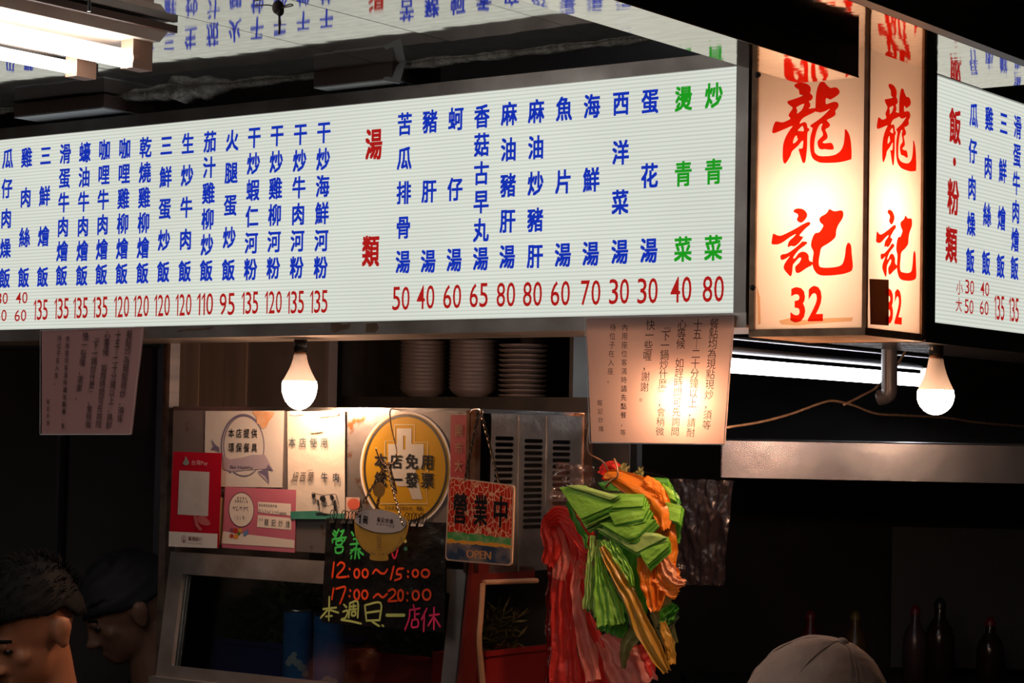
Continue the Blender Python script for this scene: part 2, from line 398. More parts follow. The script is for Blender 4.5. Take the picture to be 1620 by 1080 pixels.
FRAME_ST = mat('dark reflecting stainless rail', (.34, .31, .29), .38, .6, var=(.17, .14, .13), vscale=7, bump=.3, bscale=8)  # rails share one steel; dark reflection on top and sides put into colour
lightbox_frame(root, xl, 0, 0, my, .024, .17, FRAME_ST)
F3 = lambda x, y: (x / 3, 180 + y / 3)
F6 = lambda x, y: (400 + x / 3, 180 + y / 3)
cols = [('瓜仔肉燥飯', (13, 251), (8, 440)), ('雞肉絲飯', (43, 249), (38, 439)), ('三鮮燴飯', (73, 246), (68, 438)), ('滑蛋牛肉燴飯', (104, 243), (98, 436)),
        ('蠔油牛肉燴飯', (135, 241), (130, 436)), ('咖哩牛肉燴飯', (166, 237), (161, 434)), ('咖哩雞柳燴飯', (198, 235), (193, 433)), ('乾燒雞柳燴飯', (231, 233), (226, 432)),
        ('三鮮蛋炒飯', (264, 230), (259, 430)), ('生炒牛肉飯', (298, 227), (293, 429)), ('茄汁雞柳炒飯', (333, 224), (327, 428)), ('火腿蛋炒飯', (368, 222), (362, 427)),
        ('干炒蝦仁河粉', (403, 217), (397, 426)), ('干炒雞柳河粉', (439, 214), (433, 424)), ('干炒牛肉河粉', (476, 212), (470, 423)), ('干炒海鮮河粉', (513, 209), (508, 423)),
        ('苦瓜排骨湯', (641, 196), (638, 414)), ('豬肝湯', (681, 192), (678, 413)), ('蚵仔湯', (722, 188), (719, 411)), ('香菇古早丸湯', (763, 184), (761, 409)),
        ('麻油豬肝湯', (806, 180), (803, 406)), ('麻油炒豬肝', (849, 176), (847, 405)), ('魚片湯', (893, 172), (891, 403)), ('海鮮湯', (937, 168), (935, 401)),
        ('西洋菜湯', (983, 163), (981, 398)), ('蛋花湯', (1029, 160), (1027, 396)), ('燙青菜', (1082, 156), (1081, 394)), ('炒青菜', (1130, 151), (1129, 392))]
for s, a, b in cols:
    green = s in ('燙青菜', '炒青菜')
    g = words('dish_name', root, GREEN_F if green else BLUE_F, 'green dish name' if green else None)
    line_text(g, s, MENU, a, b, .0345, .0435, .0012, .034)
prices = [('135', 65, 490), ('135', 98, 488), ('135', 128, 487), ('135', 159, 486), ('120', 193, 485), ('120', 224, 484), ('120', 257, 483), ('120', 291, 482), ('110', 325, 481),
          ('95', 360, 481), ('135', 396, 479), ('120', 433, 478), ('135', 468, 478), ('135', 505, 477), ('50', 635, 472), ('40', 674, 470), ('60', 716, 469), ('65', 758, 467),
          ('80', 801, 466), ('80', 843, 465), ('60', 887, 464), ('70', 935, 463), ('30', 980, 461), ('30', 1025, 460), ('40', 1078, 458), ('80', 1129, 457)]
for s, x, y in prices:
    p = MENU.uv(x, y); g = words('price', root, RED_F); number(g, s, p[0], p[1], .043 if len(s) == 3 else .040, .0425, .0012, .004)
for s, x, y in [('30', 4, 472), ('40', 35, 471), ('50', 2, 499), ('60', 33, 499)]:
    p = MENU.uv(x, y); g = words('price', root, RED_F); number(g, s, p[0], p[1], .036, .024, .0012, .004)
for s, x, y in [('湯', 592, 228), ('類', 587, 397)]:
    p = MENU.uv(x, y); g = MB(); bold(g, s, p[0], p[1], .041, .060, .0012, .036, rings=1); g.build('heading', RED_F, root)
RUST = mat('rust brown residue', (.10, .05, .03), .8, var=(.2, .12, .08), vscale=80)
TAPE = mat('old tape residue', (.25, .21, .18), .6)
def smear(parent, fr, pts, m_, z=.0064):
    MB().flat([[fr.uv(*p) for p in pts]], z).build('residue', m_, parent)
smear(root, MENU, [(283, 523), (300, 520), (318, 519), (341, 517), (338, 521), (322, 523), (300, 523), (284, 525)], RUST)
smear(root, MENU, [(527, 512), (540, 511), (545, 514), (558, 512), (556, 520), (545, 522), (535, 526), (527, 524)], RUST)
smear(root, MENU, [(583, 512), (600, 511), (603, 519), (598, 526), (582, 526)], RUST)
smear(root, MENU, [(492, 511), (517, 510), (516, 518), (491, 519)], TAPE)

# right menu box
mrx = MENUR.uv(1478, 118); rh = mrx[1]
xr2 = MENUR.uv(1900, 400)[0]
root = thing('menu_lightbox', 'white backlit menu board beyond the shop sign, cut off by the frame', 'sign', MENUR)
MB().box(0, xr2, 0, rh, -.006, 0).build('light_panel', RIB, root)
lightbox_frame(root, 0, xr2, 0, rh, .034, .17, mat('dark stainless rail', (.16, .15, .15), .25, 1, var=(.06, .055, .05), vscale=7, bump=.3, bscale=8))
for s, a, b in [('瓜仔肉燥飯', (1539.5, 182), (1534, 412)), ('雞肉絲飯', (1564, 188), (1559, 416)), ('三鮮燴飯', (1587, 195), (1582, 421)), ('滑蛋牛肉燴飯', (1609, 201), (1604, 424)), ('蠔油牛肉燴飯', (1632, 208), (1627, 428)), ('咖哩牛肉燴飯', (1655, 214), (1650, 432))]:
    g = words('dish_name', root, BLUE_F); line_text(g, s, MENUR, a, b, .0345, .0435, .0012, .034)
for s, x, y in [('30', 1533, 454), ('40', 1557, 457), ('50', 1532, 485), ('60', 1556, 487)]:
    p = MENUR.uv(x, y); g = words('price', root, RED_F); number(g, s, p[0], p[1], .036, .024, .0012, .004)
for s, x, y in [('135', 1580, 487), ('135', 1603, 490), ('135', 1627, 493)]:
    p = MENUR.uv(x, y); g = words('price', root, RED_F); number(g, s, p[0], p[1], .043, .0425, .0012, .004)
for s, x, y in [('小', 1517, 455), ('大', 1516, 482)]:
    p = MENUR.uv(x, y); g = MB(); put(g, s, p[0], p[1], .027, .026, .0012, .008); g.build('size_mark', RED_F, root)
for s, x, y in [('飯', 1510, 200), ('粉', 1507, 312), ('類', 1504, 387)]:
    p = MENUR.uv(x, y); g = MB(); bold(g, s, p[0], p[1], .046, .062, .0012, .036, rings=1); g.build('heading', RED_F, root)
p = MENUR.uv(1509, 256); MB().flat([ell(*p, .006, .0075)], .0012).build('dot', RED_F, root)

# ================================================================== CORNER SHOP SIGN (two lit faces, lamp inside)
LONG = [((340,110),(365,88),(430,80),(480,90),(520,120),(530,160),(522,198),(548,225),(550,255),(530,280),(508,290),(524,325),(520,355),(508,374),(583,368),(587,402),(540,430),(460,468),(420,505),(402,545),(445,528),(470,530),(485,555),(492,590),(512,605),(505,630),(490,655),(487,800),(475,930),(462,985),(445,993),(430,975),(392,850),(395,832),(430,825),(438,800),(438,735),(380,800),(315,860),(300,905),(270,960),(240,998),(220,990),(210,950),(208,880),(215,780),(245,690),(290,615),(320,570),(200,620),(120,652),(95,650),(88,635),(100,580),(120,530),(145,520),(200,530),(250,515),(296,488),(278,460),(280,435),(310,390),(320,362),(275,325),(260,300),(275,285),(350,260),(435,226),(400,210),(392,160),(360,138)),
        ((370,355),(448,318),(445,350),(420,395),(372,430),(375,400),(368,375)), ((382,622),(430,572),(445,598),(446,630),(400,628)), ((325,768),(335,720),(355,685),(372,683),(372,705),(382,720),(370,742),(345,765))]
LONG2 = [((660,68),(685,72),(705,98),(750,138),(790,132),(830,138),(856,175),(850,205),(815,235),(760,268),(740,268),(706,255),(698,290),(705,322),(745,310),(790,297),(830,302),(845,330),(838,360),(808,400),(812,430),(800,455),(760,480),(712,505),(740,540),(747,562),(735,585),(700,605),(698,625),(715,665),(720,695),(710,720),(680,742),(664,762),(700,768),(750,762),(775,775),(790,815),(785,838),(740,842),(690,835),(650,838),(620,820),(605,770),(610,740),(635,710),(664,680),(664,650),(648,612),(650,580),(662,550),(645,548),(620,575),(590,650),(570,760),(570,855),(590,890),(640,915),(760,910),(830,885),(880,835),(905,760),(915,660),(915,620),(930,610),(955,645),(978,710),(992,830),(992,935),(975,955),(850,985),(680,992),(610,980),(550,940),(525,870),(518,780),(525,690),(548,600),(525,580),(528,560),(580,525),(660,465),(745,378),(700,400),(640,418),(605,412),(583,402),(583,300),(590,200),(610,120),(635,75))]
JI = [((382,118),(400,92),(450,80),(510,92),(550,130),(563,170),(545,215),(510,255),(480,268),(445,255),(425,225),(442,185),(435,155),(390,132)),
      ((125,413),(180,437),(240,430),(400,350),(500,290),(575,258),(600,268),(598,295),(540,345),(480,410),(462,438),(505,452),(505,470),(450,540),(395,578),(350,572),(318,588),(305,575),(325,510),(380,460),(412,418),(340,455),(250,520),(190,550),(130,555),(97,545),(95,515),(110,425)),
      ((510,515),(550,518),(563,535),(535,565),(460,620),(400,690),(380,735),(405,730),(450,670),(500,648),(550,660),(582,700),(585,750),(600,775),(630,785),(625,825),(560,860),(470,920),(430,928),(410,905),(405,850),(430,820),(460,790),(480,750),(478,728),(450,735),(400,790),(375,825),(368,900),(358,955),(340,970),(320,955),(265,890),(253,850),(270,800),(310,740),(330,708),(280,740),(235,758),(215,745),(210,710),(230,685),(300,670),(390,610),(450,560),(490,520)),
      ((855,90),(920,118),(1000,105),(1030,120),(1038,160),(1025,215),(970,300),(945,370),(938,440),(915,480),(840,540),(752,595),(730,680),(715,770),(720,830),(750,855),(850,858),(960,845),(1020,815),(1045,760),(1060,690),(1070,600),(1085,550),(1105,530),(1130,550),(1142,590),(1150,700),(1162,810),(1158,870),(1130,910),(1020,945),(850,962),(750,960),(690,935),(650,880),(632,820),(635,740),(645,650),(620,600),(612,550),(630,470),(665,408),(710,398),(740,370),(770,320),(768,295),(735,265),(722,225),(740,190),(800,155),(830,125))]
SW = -SIGNL.uv(1195, 518)[0]                         # width of each face
SH = (C.z + .655) - SIGNL.o.z
def sign_letters(shift, M=None):
    def out(mb):
        o = mb.build('character', SIGNRED_F, root)
        if M: o.matrix_local = M
    mb = MB()
    def T(ring, k, ox, oy, n=3):
        return [(lambda q: (q[0] + shift, q[1]))(SIGNL.uv(ox + x / k, oy + y / k)) for x, y in smooth_ring(ring, n)]
    mb.flat([T(LONG[0], 7.2, 1210, 120)] + [T(h, 7.2, 1210, 120) for h in LONG[1:]], .0015)
    mb.flat([T(LONG2[0], 7.2, 1210, 120)], .0015)
    out(mb); mb = MB()
    for r in JI: mb.flat([T(r, 8.306, 1210, 320)], .0015)
    out(mb); mb = MB()
    for ch, x in (('3', 1263), ('2', 1291)):
        p = SIGNL.uv(x, 482 if ch == '3' else 480); put(mb, ch, p[0] + shift, p[1], .0265, .056, .0015, .03, True)
    out(mb)
root = thing('corner_shop_sign', 'tall two sided glowing orange shop sign with big red calligraphy at the corner', 'sign', SIGNL)
GLOW = bpy.data.materials.new('translucent acrylic'); GLOW.use_nodes = True; nt = GLOW.node_tree; nt.nodes.remove(nt.nodes['Principled BSDF'])
tl = nt.nodes.new('ShaderNodeBsdfTranslucent'); tl.inputs[0].default_value = (.84, .81, .76, 1)
df = nt.nodes.new('ShaderNodeBsdfGlossy'); df.inputs[0].default_value = (1, 1, 1, 1); df.inputs['Roughness'].default_value = .15
mx_ = nt.nodes.new('ShaderNodeMixShader'); mx_.inputs[0].default_value = .04
nt.links.new(tl.outputs[0], mx_.inputs[1]); nt.links.new(df.outputs[0], mx_.inputs[2]); nt.links.new(mx_.outputs[0], nt.nodes['Material Output'].inputs[0])
MB().box(-SW, -.002, 0, SH, -.003, 0).build('light_panel', GLOW, root)
sign_letters(0)
M2 = SIGNL.m.inverted() @ SIGNR.m                    # the second face, in the sign's own axes
p2 = MB().box(.002, SW, 0, SH, -.003, 0).build('light_panel', GLOW, root); p2.matrix_local = M2
sign_letters(SW + .004, M2)
WOODW = mat('white lined sign interior', (.8, .74, .66), .8)
AMB = mat('yellowed edge trim', (.55, .33, .18), .5, var=(.35, .18, .09), vscale=30)
MB().box(-SW - .010, -SW, -.004, SH + .01, -.20, .004).build('side_rail', AMB, root)
q = MB().box(SW, SW + .010, -.004, SH + .01, -.20, .004).build('side_rail', AMB, root); q.matrix_local = M2
MB().box(-SW - .01, .0, SH, SH + .01, -.2, .002).build('top_rail', WOODW, root)
MB().box(-SW - .01, .003, -.012, 0, -.2, .004).build('bottom_rail', AMB, root)
MB().box(-SW - .01, .0, 0, SH, -.204, -.2).build('back_plate', WOODW, root)
MB().box(-.0035, .0035, 0, SH, -.0035, .0035).build('corner_trim', mat('aged clear corner trim', (.75, .5, .3), .4, trans=.5, var=(.5, .3, .16), vscale=40), root)
# stains along the bottom of the panel
STAIN = film('brown water stain', (.86, .62, .40), .9)
m = MB(); m.flat([[SIGNL.uv(*p) for p in [(1233, 507), (1250, 503), (1272, 506), (1310, 503), (1350, 502), (1348, 508), (1300, 511), (1262, 515), (1236, 513)]]], .0012)
m.flat([[SIGNL.uv(*p) for p in [(1198, 452), (1203, 470), (1204, 512), (1200, 514), (1199, 480)]]], .0012)
m.build('stain', STAIN, root)
m = MB(); c_ = SIGNL.uv(1193, 455); m.ball((c_[0], c_[1], .004), .005); c_ = SIGNL.uv(1201, 119); m.ball((c_[0], c_[1], .004), .005); m.build('screw', BLACK_PL, root)
tpts = [SIGNL.uv(1195, 457), SIGNL.uv(1202, 470), SIGNL.uv(1203, 490), SIGNL.uv(1202, 512)]
lp = bpy.data.lights.new('sign_lamp', 'POINT'); lp.energy = K_SIGN; lp.color = (1, .66, .46); lp.shadow_soft_size = .045
lo = bpy.data.objects.new('sign_lamp', lp); col.objects.link(lo); lo.parent = root
cm = SIGNL.uv(1300, 325); lo.location = (-.088, cm[1], -.092)
lp2 = bpy.data.lights.new('sign_lamp', 'POINT'); lp2.energy = K_SIGN * .35; lp2.color = (1, .70, .5); lp2.shadow_soft_size = .04
lo2 = bpy.data.objects.new('sign_lamp', lp2); col.objects.link(lo2); lo2.parent = root
cm = SIGNL.uv(1300, 455); lo2.location = (-.09, cm[1], -.10)
# dark code sticker near the corner (its code pattern is left out)
q = [SIGNR.uv(*p) for p in [(1370, 441), (1400, 442.5), (1400, 515), (1371.5, 513)]]
fs = Frame(SIGNR.o, SIGNR.u, SIGNR.v)
o = MB().flat([list(reversed(q))], .0066, .0058).build('sticker', film('dark brown translucent sticker', (.20, .11, .07), .85))
o.matrix_world = SIGNR.m; tag(o, 'small dark glossy sticker on the corner shop sign, left of the narrow number', 'sticker')

# ================================================================== FOOD CABINET UNDER THE MENU
CREAM = mat('cream laminated paper', (.62, .54, .46), .35, 0, var=(.70, .60, .50), vscale=5, coat=.4)
BOARD = pL(478, 650, 4.25)                           # upright steel board above the glass
def bq(fr, pts, w=0): return [fr.uv(*p, w) for p in pts]
cab = thing('display_cabinet', 'stainless steel food display cabinet with sloping glass under the menu board', 'cabinet', BOARD)
xa = BOARD.uv(273, 700)[0]; xb = BOARD.uv(742, 700)[0]; yt = BOARD.uv(500, 649)[1]; yb = BOARD.uv(500, 874)[1]
BOARDST = mat('rusty smudged steel sheet', (.34, .30, .28), .35, .75, var=(.22, .09, .03), vscale=22, vcut=(.58, .66), bump=.3, bscale=12)
MB().box(xa, xb, yb, yt, -.012, 0).build('upper_panel', BOARDST, cab)
MB().box(xa, xb, yt - .002, yt + .006, -.40, .0004).build('top_edge', STEEL, cab)
# sloping front: frame with its own tilt
TILT = math.radians(7.5)
sl_o = BOARD.hit(270, 872, .006)
SL = Frame(sl_o, -LW, ZW * math.cos(TILT) - BOARD.n * math.sin(TILT) * 1.0)
def SB(mb, name, m, parent=cab, **k):                # a mesh made in the slope's axes, put into the cabinet's
    o = mb.build(name, m, parent, **k); o.matrix_local = BOARD.m.inverted() @ SL.m; return o
gx1 = SL.uv(738, 900)[0]; gy0 = SL.uv(420, 1068)[1]
fw = .044
SB(MB().box(0, gx1, -fw, 0, -.02, 0), 'frame_rail', STEEL_DIRTY)
SB(MB().box(0, fw * .9, gy0, -fw, -.02, 0), 'frame_post', STEEL_DIRTY)
SB(MB().box(gx1 - fw * .75, gx1, gy0, -fw, -.02, 0), 'frame_post', STEEL_DIRTY)
SB(MB().box(0, gx1, gy0 - fw, gy0, -.02, 0), 'frame_rail', STEEL_DIRTY)
GL = glass('cabinet glass', (.80, .83, .82), 1.0, .02, facing=.01)
SB(MB().box(fw * .9, gx1 - fw * .75, gy0, -fw, -.014, -.010), 'glass_pane', GL)
# side facing the right: vented steel sheet above, red framed opening below
SIDE = pR(778, 656, depth(BOARD.hit(744, 656)) + .02)
sM = BOARD.m.inverted() @ SIDE.m
def SD(mb, name, m, parent=cab, **k):
    o = mb.build(name, m, parent, **k); o.matrix_local = sM; return o
COPPER = mat('reddish worn steel edge', (.62, .40, .30), .3, 1, var=(.30, .12, .06), vscale=20)
sx1 = SIDE.uv(922, 700)[0]; sy0 = SIDE.uv(800, 905)[1]
# vent sheet with its slots cut out
rows = []
ring = [(0, sy0), (sx1, sy0), (sx1, .003), (0, .003)]
holes = []
def slot(px, py, wpx, hgt=.0075):
    a = SIDE.uv(px - wpx / 2, py); b = SIDE.uv(px + wpx / 2, py); h = hgt / 2
    return [(a[0] + h, a[1] - h), (b[0] - h, a[1] - h), (b[0], a[1]), (b[0] - h, a[1] + h), (a[0] + h, a[1] + h), (a[0], a[1])]
for k in range(15):
    holes.append(slot(798.5 - k * .35, 693 + k * 9.85, 30))
    holes.append(slot(844.5 - k * .2, 697 + k * 9.75, 30))
    holes.append(slot(888.5 - k * .1, 699 + k * 9.7, 29))
VENTST = mat('speckled stainless sheet', (.52, .52, .52), .34, .85, var=(.36, .34, .33), vscale=10, bump=.3, bscale=30)
SD(MB().flat([ring] + holes, 0, -.0015), 'vent_sheet', VENTST)
for px in (822, 866):
    u_ = SIDE.uv(px, 700)[0]; SD(MB().box(u_ - .0035, u_ + .0035, sy0, .0, 0, .002), 'fold_rib', VENTST)
SD(MB().box(sx1, sx1 + .03, -.5, .01, -.03, .003), 'corner_post', COPPER)
# cabinet corner: bright edge strips and plate between board and vent sheet
bx = xb
cornerx = BOARD.uv(746, 700)[0]
o_ = BOARD.loc(SIDE.o)
MB().box(cornerx - .004, cornerx + .004, yb - .02, yt + .002, 0, .012).build('corner_strip', COPPER, cab)
MB().box(cornerx + .004, o_[0] - .006, yb - .02, yt, -.004, .001).build('corner_plate', mat('pale corner plate', (.50, .42, .38), .5, .3, var=(.4, .3, .26), vscale=12), cab)
MB().box(o_[0] - .010, o_[0] + .002, yb - .02, yt + .002, -.004, .012).build('corner_strip', COPPER, cab)
# lower side: red sheet and the opening with a wooden coloured bead
REDSH = mat('dark red painted sheet', (.16, .018, .012), .35, 0, var=(.10, .012, .010), vscale=8, coat=.4)
def hexa_px(fr, pts, w0, w1): # TL TR BR BL pixels on plane w1 (front), thickness back to w0
    q = [fr.uv(*p, w1) for p in (pts[3], pts[2], pts[1], pts[0])]
    return [(x, y, w0) for x, y in q] + [(x, y, w1) for x, y in q]
SD(MB().hexa(hexa_px(SIDE, [(748, 888), (846, 897), (846, 921), (764, 924)], -.006, 0)), 'lower_sheet', REDSH)
SD(MB().hexa(hexa_px(SIDE, [(748, 888), (764, 924), (752, 1085), (728, 1085)], -.006, .002)), 'lower_post', REDSH)
BEAD = mat('orange tan bead', (.60, .33, .18), .4, .2)
v_ = [SIDE.uv(*p) for p in [(762, 921), (846, 918)]]
SD(MB().tube([(*v_[0], .005), (*v_[1], .005)], .005), 'bead', BEAD)
v_ = [SIDE.uv(*p) for p in [(760, 922), (757, 970), (754, 1010), (757, 1050), (762, 1100)]]
SD(MB().tube([(*p, .005) for p in smooth_line(v_)], .006), 'bead', BEAD)
# inside: tray shelf, back sheet, base down to the ground
inner_y = -.54
ZB = BOARD.o.z
MB().box(xa, xb + .08, inner_y - .012, inner_y, -.42, .05).build('shelf', STEEL_DIRTY, cab)
MB().box(xa, xb + .08, inner_y, yt, -.424, -.42).build('back_sheet', mat('dim grey back sheet', (.10, .10, .10), .5, .4, var=(.07, .07, .07), vscale=4), cab)
MB().box(xa, xb + .05, -ZB, inner_y - .013, -.5, .06).build('base', STEEL_DIRTY, cab)
MB().box(xa, xa + .01, inner_y, yt, -.42, -.013).build('end_sheet', STEEL_DIRTY, cab)
# left post beside the cabinet, up to the menu box
PO = pL(262, 600, 4.5)
t_ = MB(); t_.box(*[PO.uv(x, 600)[0] for x in (258, 267)], PO.uv(262, 1300)[1], PO.uv(262, 535)[1], -.03, 0); t_.box(*[PO.uv(x, 600)[0] for x in (268, 273)], PO.uv(262, 1300)[1], PO.uv(262, 535)[1], -.02, .008)
o = t_.build('metal_post', mat('brown grey post', (.16, .12, .10), .4, .6, var=(.28, .2, .15), vscale=30, stretch=(1, 1, .1))); o.matrix_world = PO.m
tag(o, 'slim brownish metal post standing at the left end of the display cabinet', 'post')

# ---------------------------------------------------------------- notices and stickers on the board
def sheet(name, label, cat, fr, px, m, w=.003, t=.0012, group=None, n=6, curl=0, single=False):
    """a flat sheet: pixels TL TR BR BL on the plane w in front of fr; origin at its BL corner"""
    f2 = fr.moved(*px[3], w); q = [f2.uv(*p) for p in px]; fn, inv = quadmap(q)
    root = thing(name, label, cat, f2, group)
    mb = MB()
    def g(zz): return lambda a, b: (*fn(a, b), zz + curl * (a - .5) ** 2 + curl * .4 * noise.noise((a * 3, b * 3, 1)))
    mb.grid(g(0), n, n)
    if not single: mb.grid(lambda a, b: g(-t)(1 - a, b), n, n)
    mb.build('paper', m, root, smooth=bool(curl)); return root, f2, fn, inv
def U(inv, fr, px, py): return inv(*fr.uv(px, py))
# white eco sticker
r, f, fn, inv = sheet('notice_sticker', 'square white sticker with oval wreath and purple ribbon, left of the cow notice', 'sticker', BOARD, [(325, 650), (449, 649.5), (446, 771), (323, 769)], mat('white sticker', (.52, .48, .44), .3, var=(.46, .41, .37), vscale=6, coat=.5), .002)
PURP = mat('purple print', (.12, .10, .16), .4); RIB1 = mat('mauve print', (.32, .26, .30), .4)
CR = lambda x, y: (260 + x / 4.32, 630 + y / 4.32)
g = MB(); c_ = [f.uv(*CR(x, y)) for x, y in ell(545, 325, 138, 205, 40)]
ribbon(g, c_ + c_[:1], .0022, .0006, False, False); ci = [f.uv(*CR(x, y)) for x, y in ell(540, 330, 150, 218, 40)][14:36]; ribbon(g, ci, .004, .0004, False)
g.build('oval_ring', PURP, r)
g = MB(); g.flat([[f.uv(*CR(*p)) for p in [(400, 385), (450, 415), (530, 405), (600, 385), (690, 385), (705, 410), (735, 470), (745, 495), (700, 478), (715, 580), (640, 505), (690, 480), (560, 490), (450, 500), (405, 480)]]], .0009)
g.build('ribbon', RIB1, r)
g = MB(); g.flat([[f.uv(*CR(*p)) for p in [(640, 500), (700, 478), (712, 450), (748, 495), (712, 485), (720, 580), (690, 525)]]], .0012); g.flat([[f.uv(*CR(*p)) for p in [(325, 275), (350, 315), (378, 335), (380, 372), (350, 352), (322, 352), (338, 325)]]], .0012)
g.build('ribbon_tail', PURP, r)
g = MB()
for s, y in (('本店提供', 237), ('環保餐具', 335)): line_text(g, s, f, CR(462, y), CR(618, y + 2), .0165, .0195, .0014, .013)
g.build('lettering', INK, r)
g = MB(); a_ = f.uv(*CR(452, 478)); b_ = f.uv(*CR(608, 452)); latin(g, 'Eat Healthy', a_[0], a_[1], b_[0] - a_[0], .006, .0014, 0, .25); g.build('script_lettering', INK, r)
g = MB(); g.flat([[f.uv(*CR(*p)) for p in smooth_ring([(605, 88), (700, 90), (755, 95), (740, 130), (715, 160), (700, 195), (670, 205), (655, 180), (635, 170), (630, 130)])]], .0011)
g.build('rust_stain', mat('orange rust stain', (.45, .22, .10), .6, var=(.5, .3, .18), vscale=50), r)
# cow notice
r, f, fn, inv = sheet('beef_notice', 'cream laminated sheet with a printed cow and green foot, directly under the bulb', 'notice', BOARD, [(455, 650.5), (546, 650), (546, 821), (456, 819)], mat('old laminated sheet', (.54, .48, .41), .3, var=(.48, .40, .32), vscale=5, coat=.5, bump=.2, bscale=25), .004, curl=.003)
g = MB(); line_text(g, '本店使用', f, CR(882, 300), CR(1100, 303), .0195, .0205, .004, .010); g.build('lettering', mat('teal grey ink', (.06, .12, .15), .5), r)
g = MB(); line_text(g, '牛肉', f, CR(1103, 537), CR(1182, 540), .0185, .0195, .004, .015); g.build('lettering', mat('dark blue ink', (.02, .05, .09), .5), r)
g = MB(); 
for ch, x in (('紐', 905), ('西', 955), ('蘭', 1008)): q = f.uv(*CR(x, 535)); put(g, ch, q[0], q[1], .016, .021, .004, 0, skew=.25)
for st in [[(985, 500), (1000, 490), (1022, 488)], [(880, 555), (870, 570), (900, 560)]]: ribbon(g, [f.uv(*CR(*p)) for p in st], .0008, .004)
g.build('handwriting', mat('brown black ink', (.05, .03, .03), .5), r)
g = MB(); g.flat([bq(f, [CR(870, 772), CR(1050, 768), CR(1130, 790), CR(1238, 785), CR(1236, 824), CR(872, 824)])], .0036); g.build('green_foot', mat('green print', (.03, .16, .12), .4, var=(.06, .22, .16), vscale=40), r)
g = MB()
body = [(1018, 650), (1030, 643), (1042, 650), (1058, 655), (1100, 662), (1150, 655), (1182, 655), (1190, 690), (1186, 730), (1180, 770), (1170, 772), (1168, 728), (1150, 722), (1140, 735), (1095, 733), (1088, 772), (1078, 782), (1068, 778), (1066, 740), (1052, 715), (1045, 690), (1040, 684), (1026, 688), (1020, 680)]
ribbon(g, [f.uv(*CR(*p)) for p in body + body[:1]], .0012, .0042, False)
for bl_ in ([(1020, 652), (1040, 650), (1045, 668), (1030, 685), (1020, 675)], [(1075, 668), (1105, 664), (1115, 690), (1100, 715), (1080, 700), (1072, 690)], [(1140, 660), (1160, 658), (1172, 680), (1160, 700), (1145, 690)], [(1052, 690), (1066, 694), (1070, 735), (1060, 728)], [(1166, 700), (1184, 694), (1180, 765), (1172, 766)], [(1040, 780), (1090, 782), (1150, 790), (1120, 797), (1050, 795)]):
    g.flat([[f.uv(*CR(*p)) for p in bl_]], .0043)
ribbon(g, [f.uv(*CR(*p)) for p in [(1186, 662), (1194, 690), (1196, 720)]], .0009, .0042)
g.build('cow_print', INK, r)
g = MB()
for q in ([(1045, 90), (1150, 80), (1200, 95), (1195, 115), (1120, 125), (1060, 130)], [(995, 215), (1080, 212), (1090, 228), (1010, 238)]): g.flat([[f.uv(*CR(*p)) for p in q]], .0032)
g.build('tape_stain', mat('yellowed tape', (.55, .48, .32), .4), r)
g = MB(); g.flat([[f.uv(*CR(*p)) for p in [(862, 88), (930, 84), (960, 88), (955, 108), (900, 118), (865, 112)]]], .0032); g.build('blue_smear', mat('pale blue smear', (.42, .58, .62), .4), r)
# red payment placard
r, f, fn, inv = sheet('payment_placard', 'tall red placard with a blank grey white card in its middle, at the left post', 'placard', BOARD, [(274, 714), (349, 716.5), (344, 867), (267, 864)], mat('glossy red print', (.38, .006, .02), .25, coat=.6), .030, .004)
def crq(pts): return [f.uv(*CR(*p)) for p in pts]
g = MB(); g.flat([crq([(33, 908), (365, 925), (362, 1024), (30, 1011)])], .0006); g.build('foot_band', mat('white print', (.60, .56, .52), .3), r)
g = MB(); g.flat([crq([(104, 492), (310, 503), (300, 805), (92, 792)])], .0006); g.build('card', mat('grey white card', (.40, .36, .34), .35, var=(.46, .42, .40), vscale=30), r)
g = MB(); a_ = f.uv(*CR(188, 452)); latin(g, '台灣Pay', a_[0], a_[1], f.uv(*CR(298, 460))[0] - a_[0], .0075, .001); g.build('lettering', mat('pink white print', (.60, .35, .36), .4), r)
g = MB(); g.flat([crq(smooth_ring([(148, 395), (162, 420), (172, 440), (160, 455), (140, 455), (128, 440), (140, 425)]))], .001); g.build('drop_emblem', mat('grey green print', (.20, .24, .22), .4), r)
g = MB(); a_ = f.uv(*CR(168, 540)); latin(g, '八德小館', a_[0], a_[1], f.uv(*CR(238, 542))[0] - a_[0], .004, .001) if False else None
a_ = f.uv(*CR(165, 968)); latin(g, '臺灣銀行', a_[0], a_[1], f.uv(*CR(262, 973))[0] - a_[0], .0062, .001, .008); a_ = f.uv(*CR(162, 992)); latin(g, 'BANK OF TAIWAN', a_[0], a_[1], f.uv(*CR(258, 996))[0] - a_[0], .0022, .001)
c_ = crq(ell(135, 962, 15, 24, 20)); ribbon(g, c_ + c_[:1], .0012, .001, False, False); g.flat([crq([(130, 980), (135, 942), (142, 980)])], .001)
g.build('lettering', mat('dark red ink', (.12, .01, .02), .4), r)
g = MB(); g.flat([crq(smooth_ring([(230, 810), (275, 805), (315, 850), (300, 868), (255, 860), (235, 840)]))], .0008); g.flat([crq([(200, 805), (222, 800), (235, 860), (260, 895), (245, 905), (215, 870)])], .0008); g.build('pink_motif', mat('dull pink print', (.42, .10, .10), .4), r)
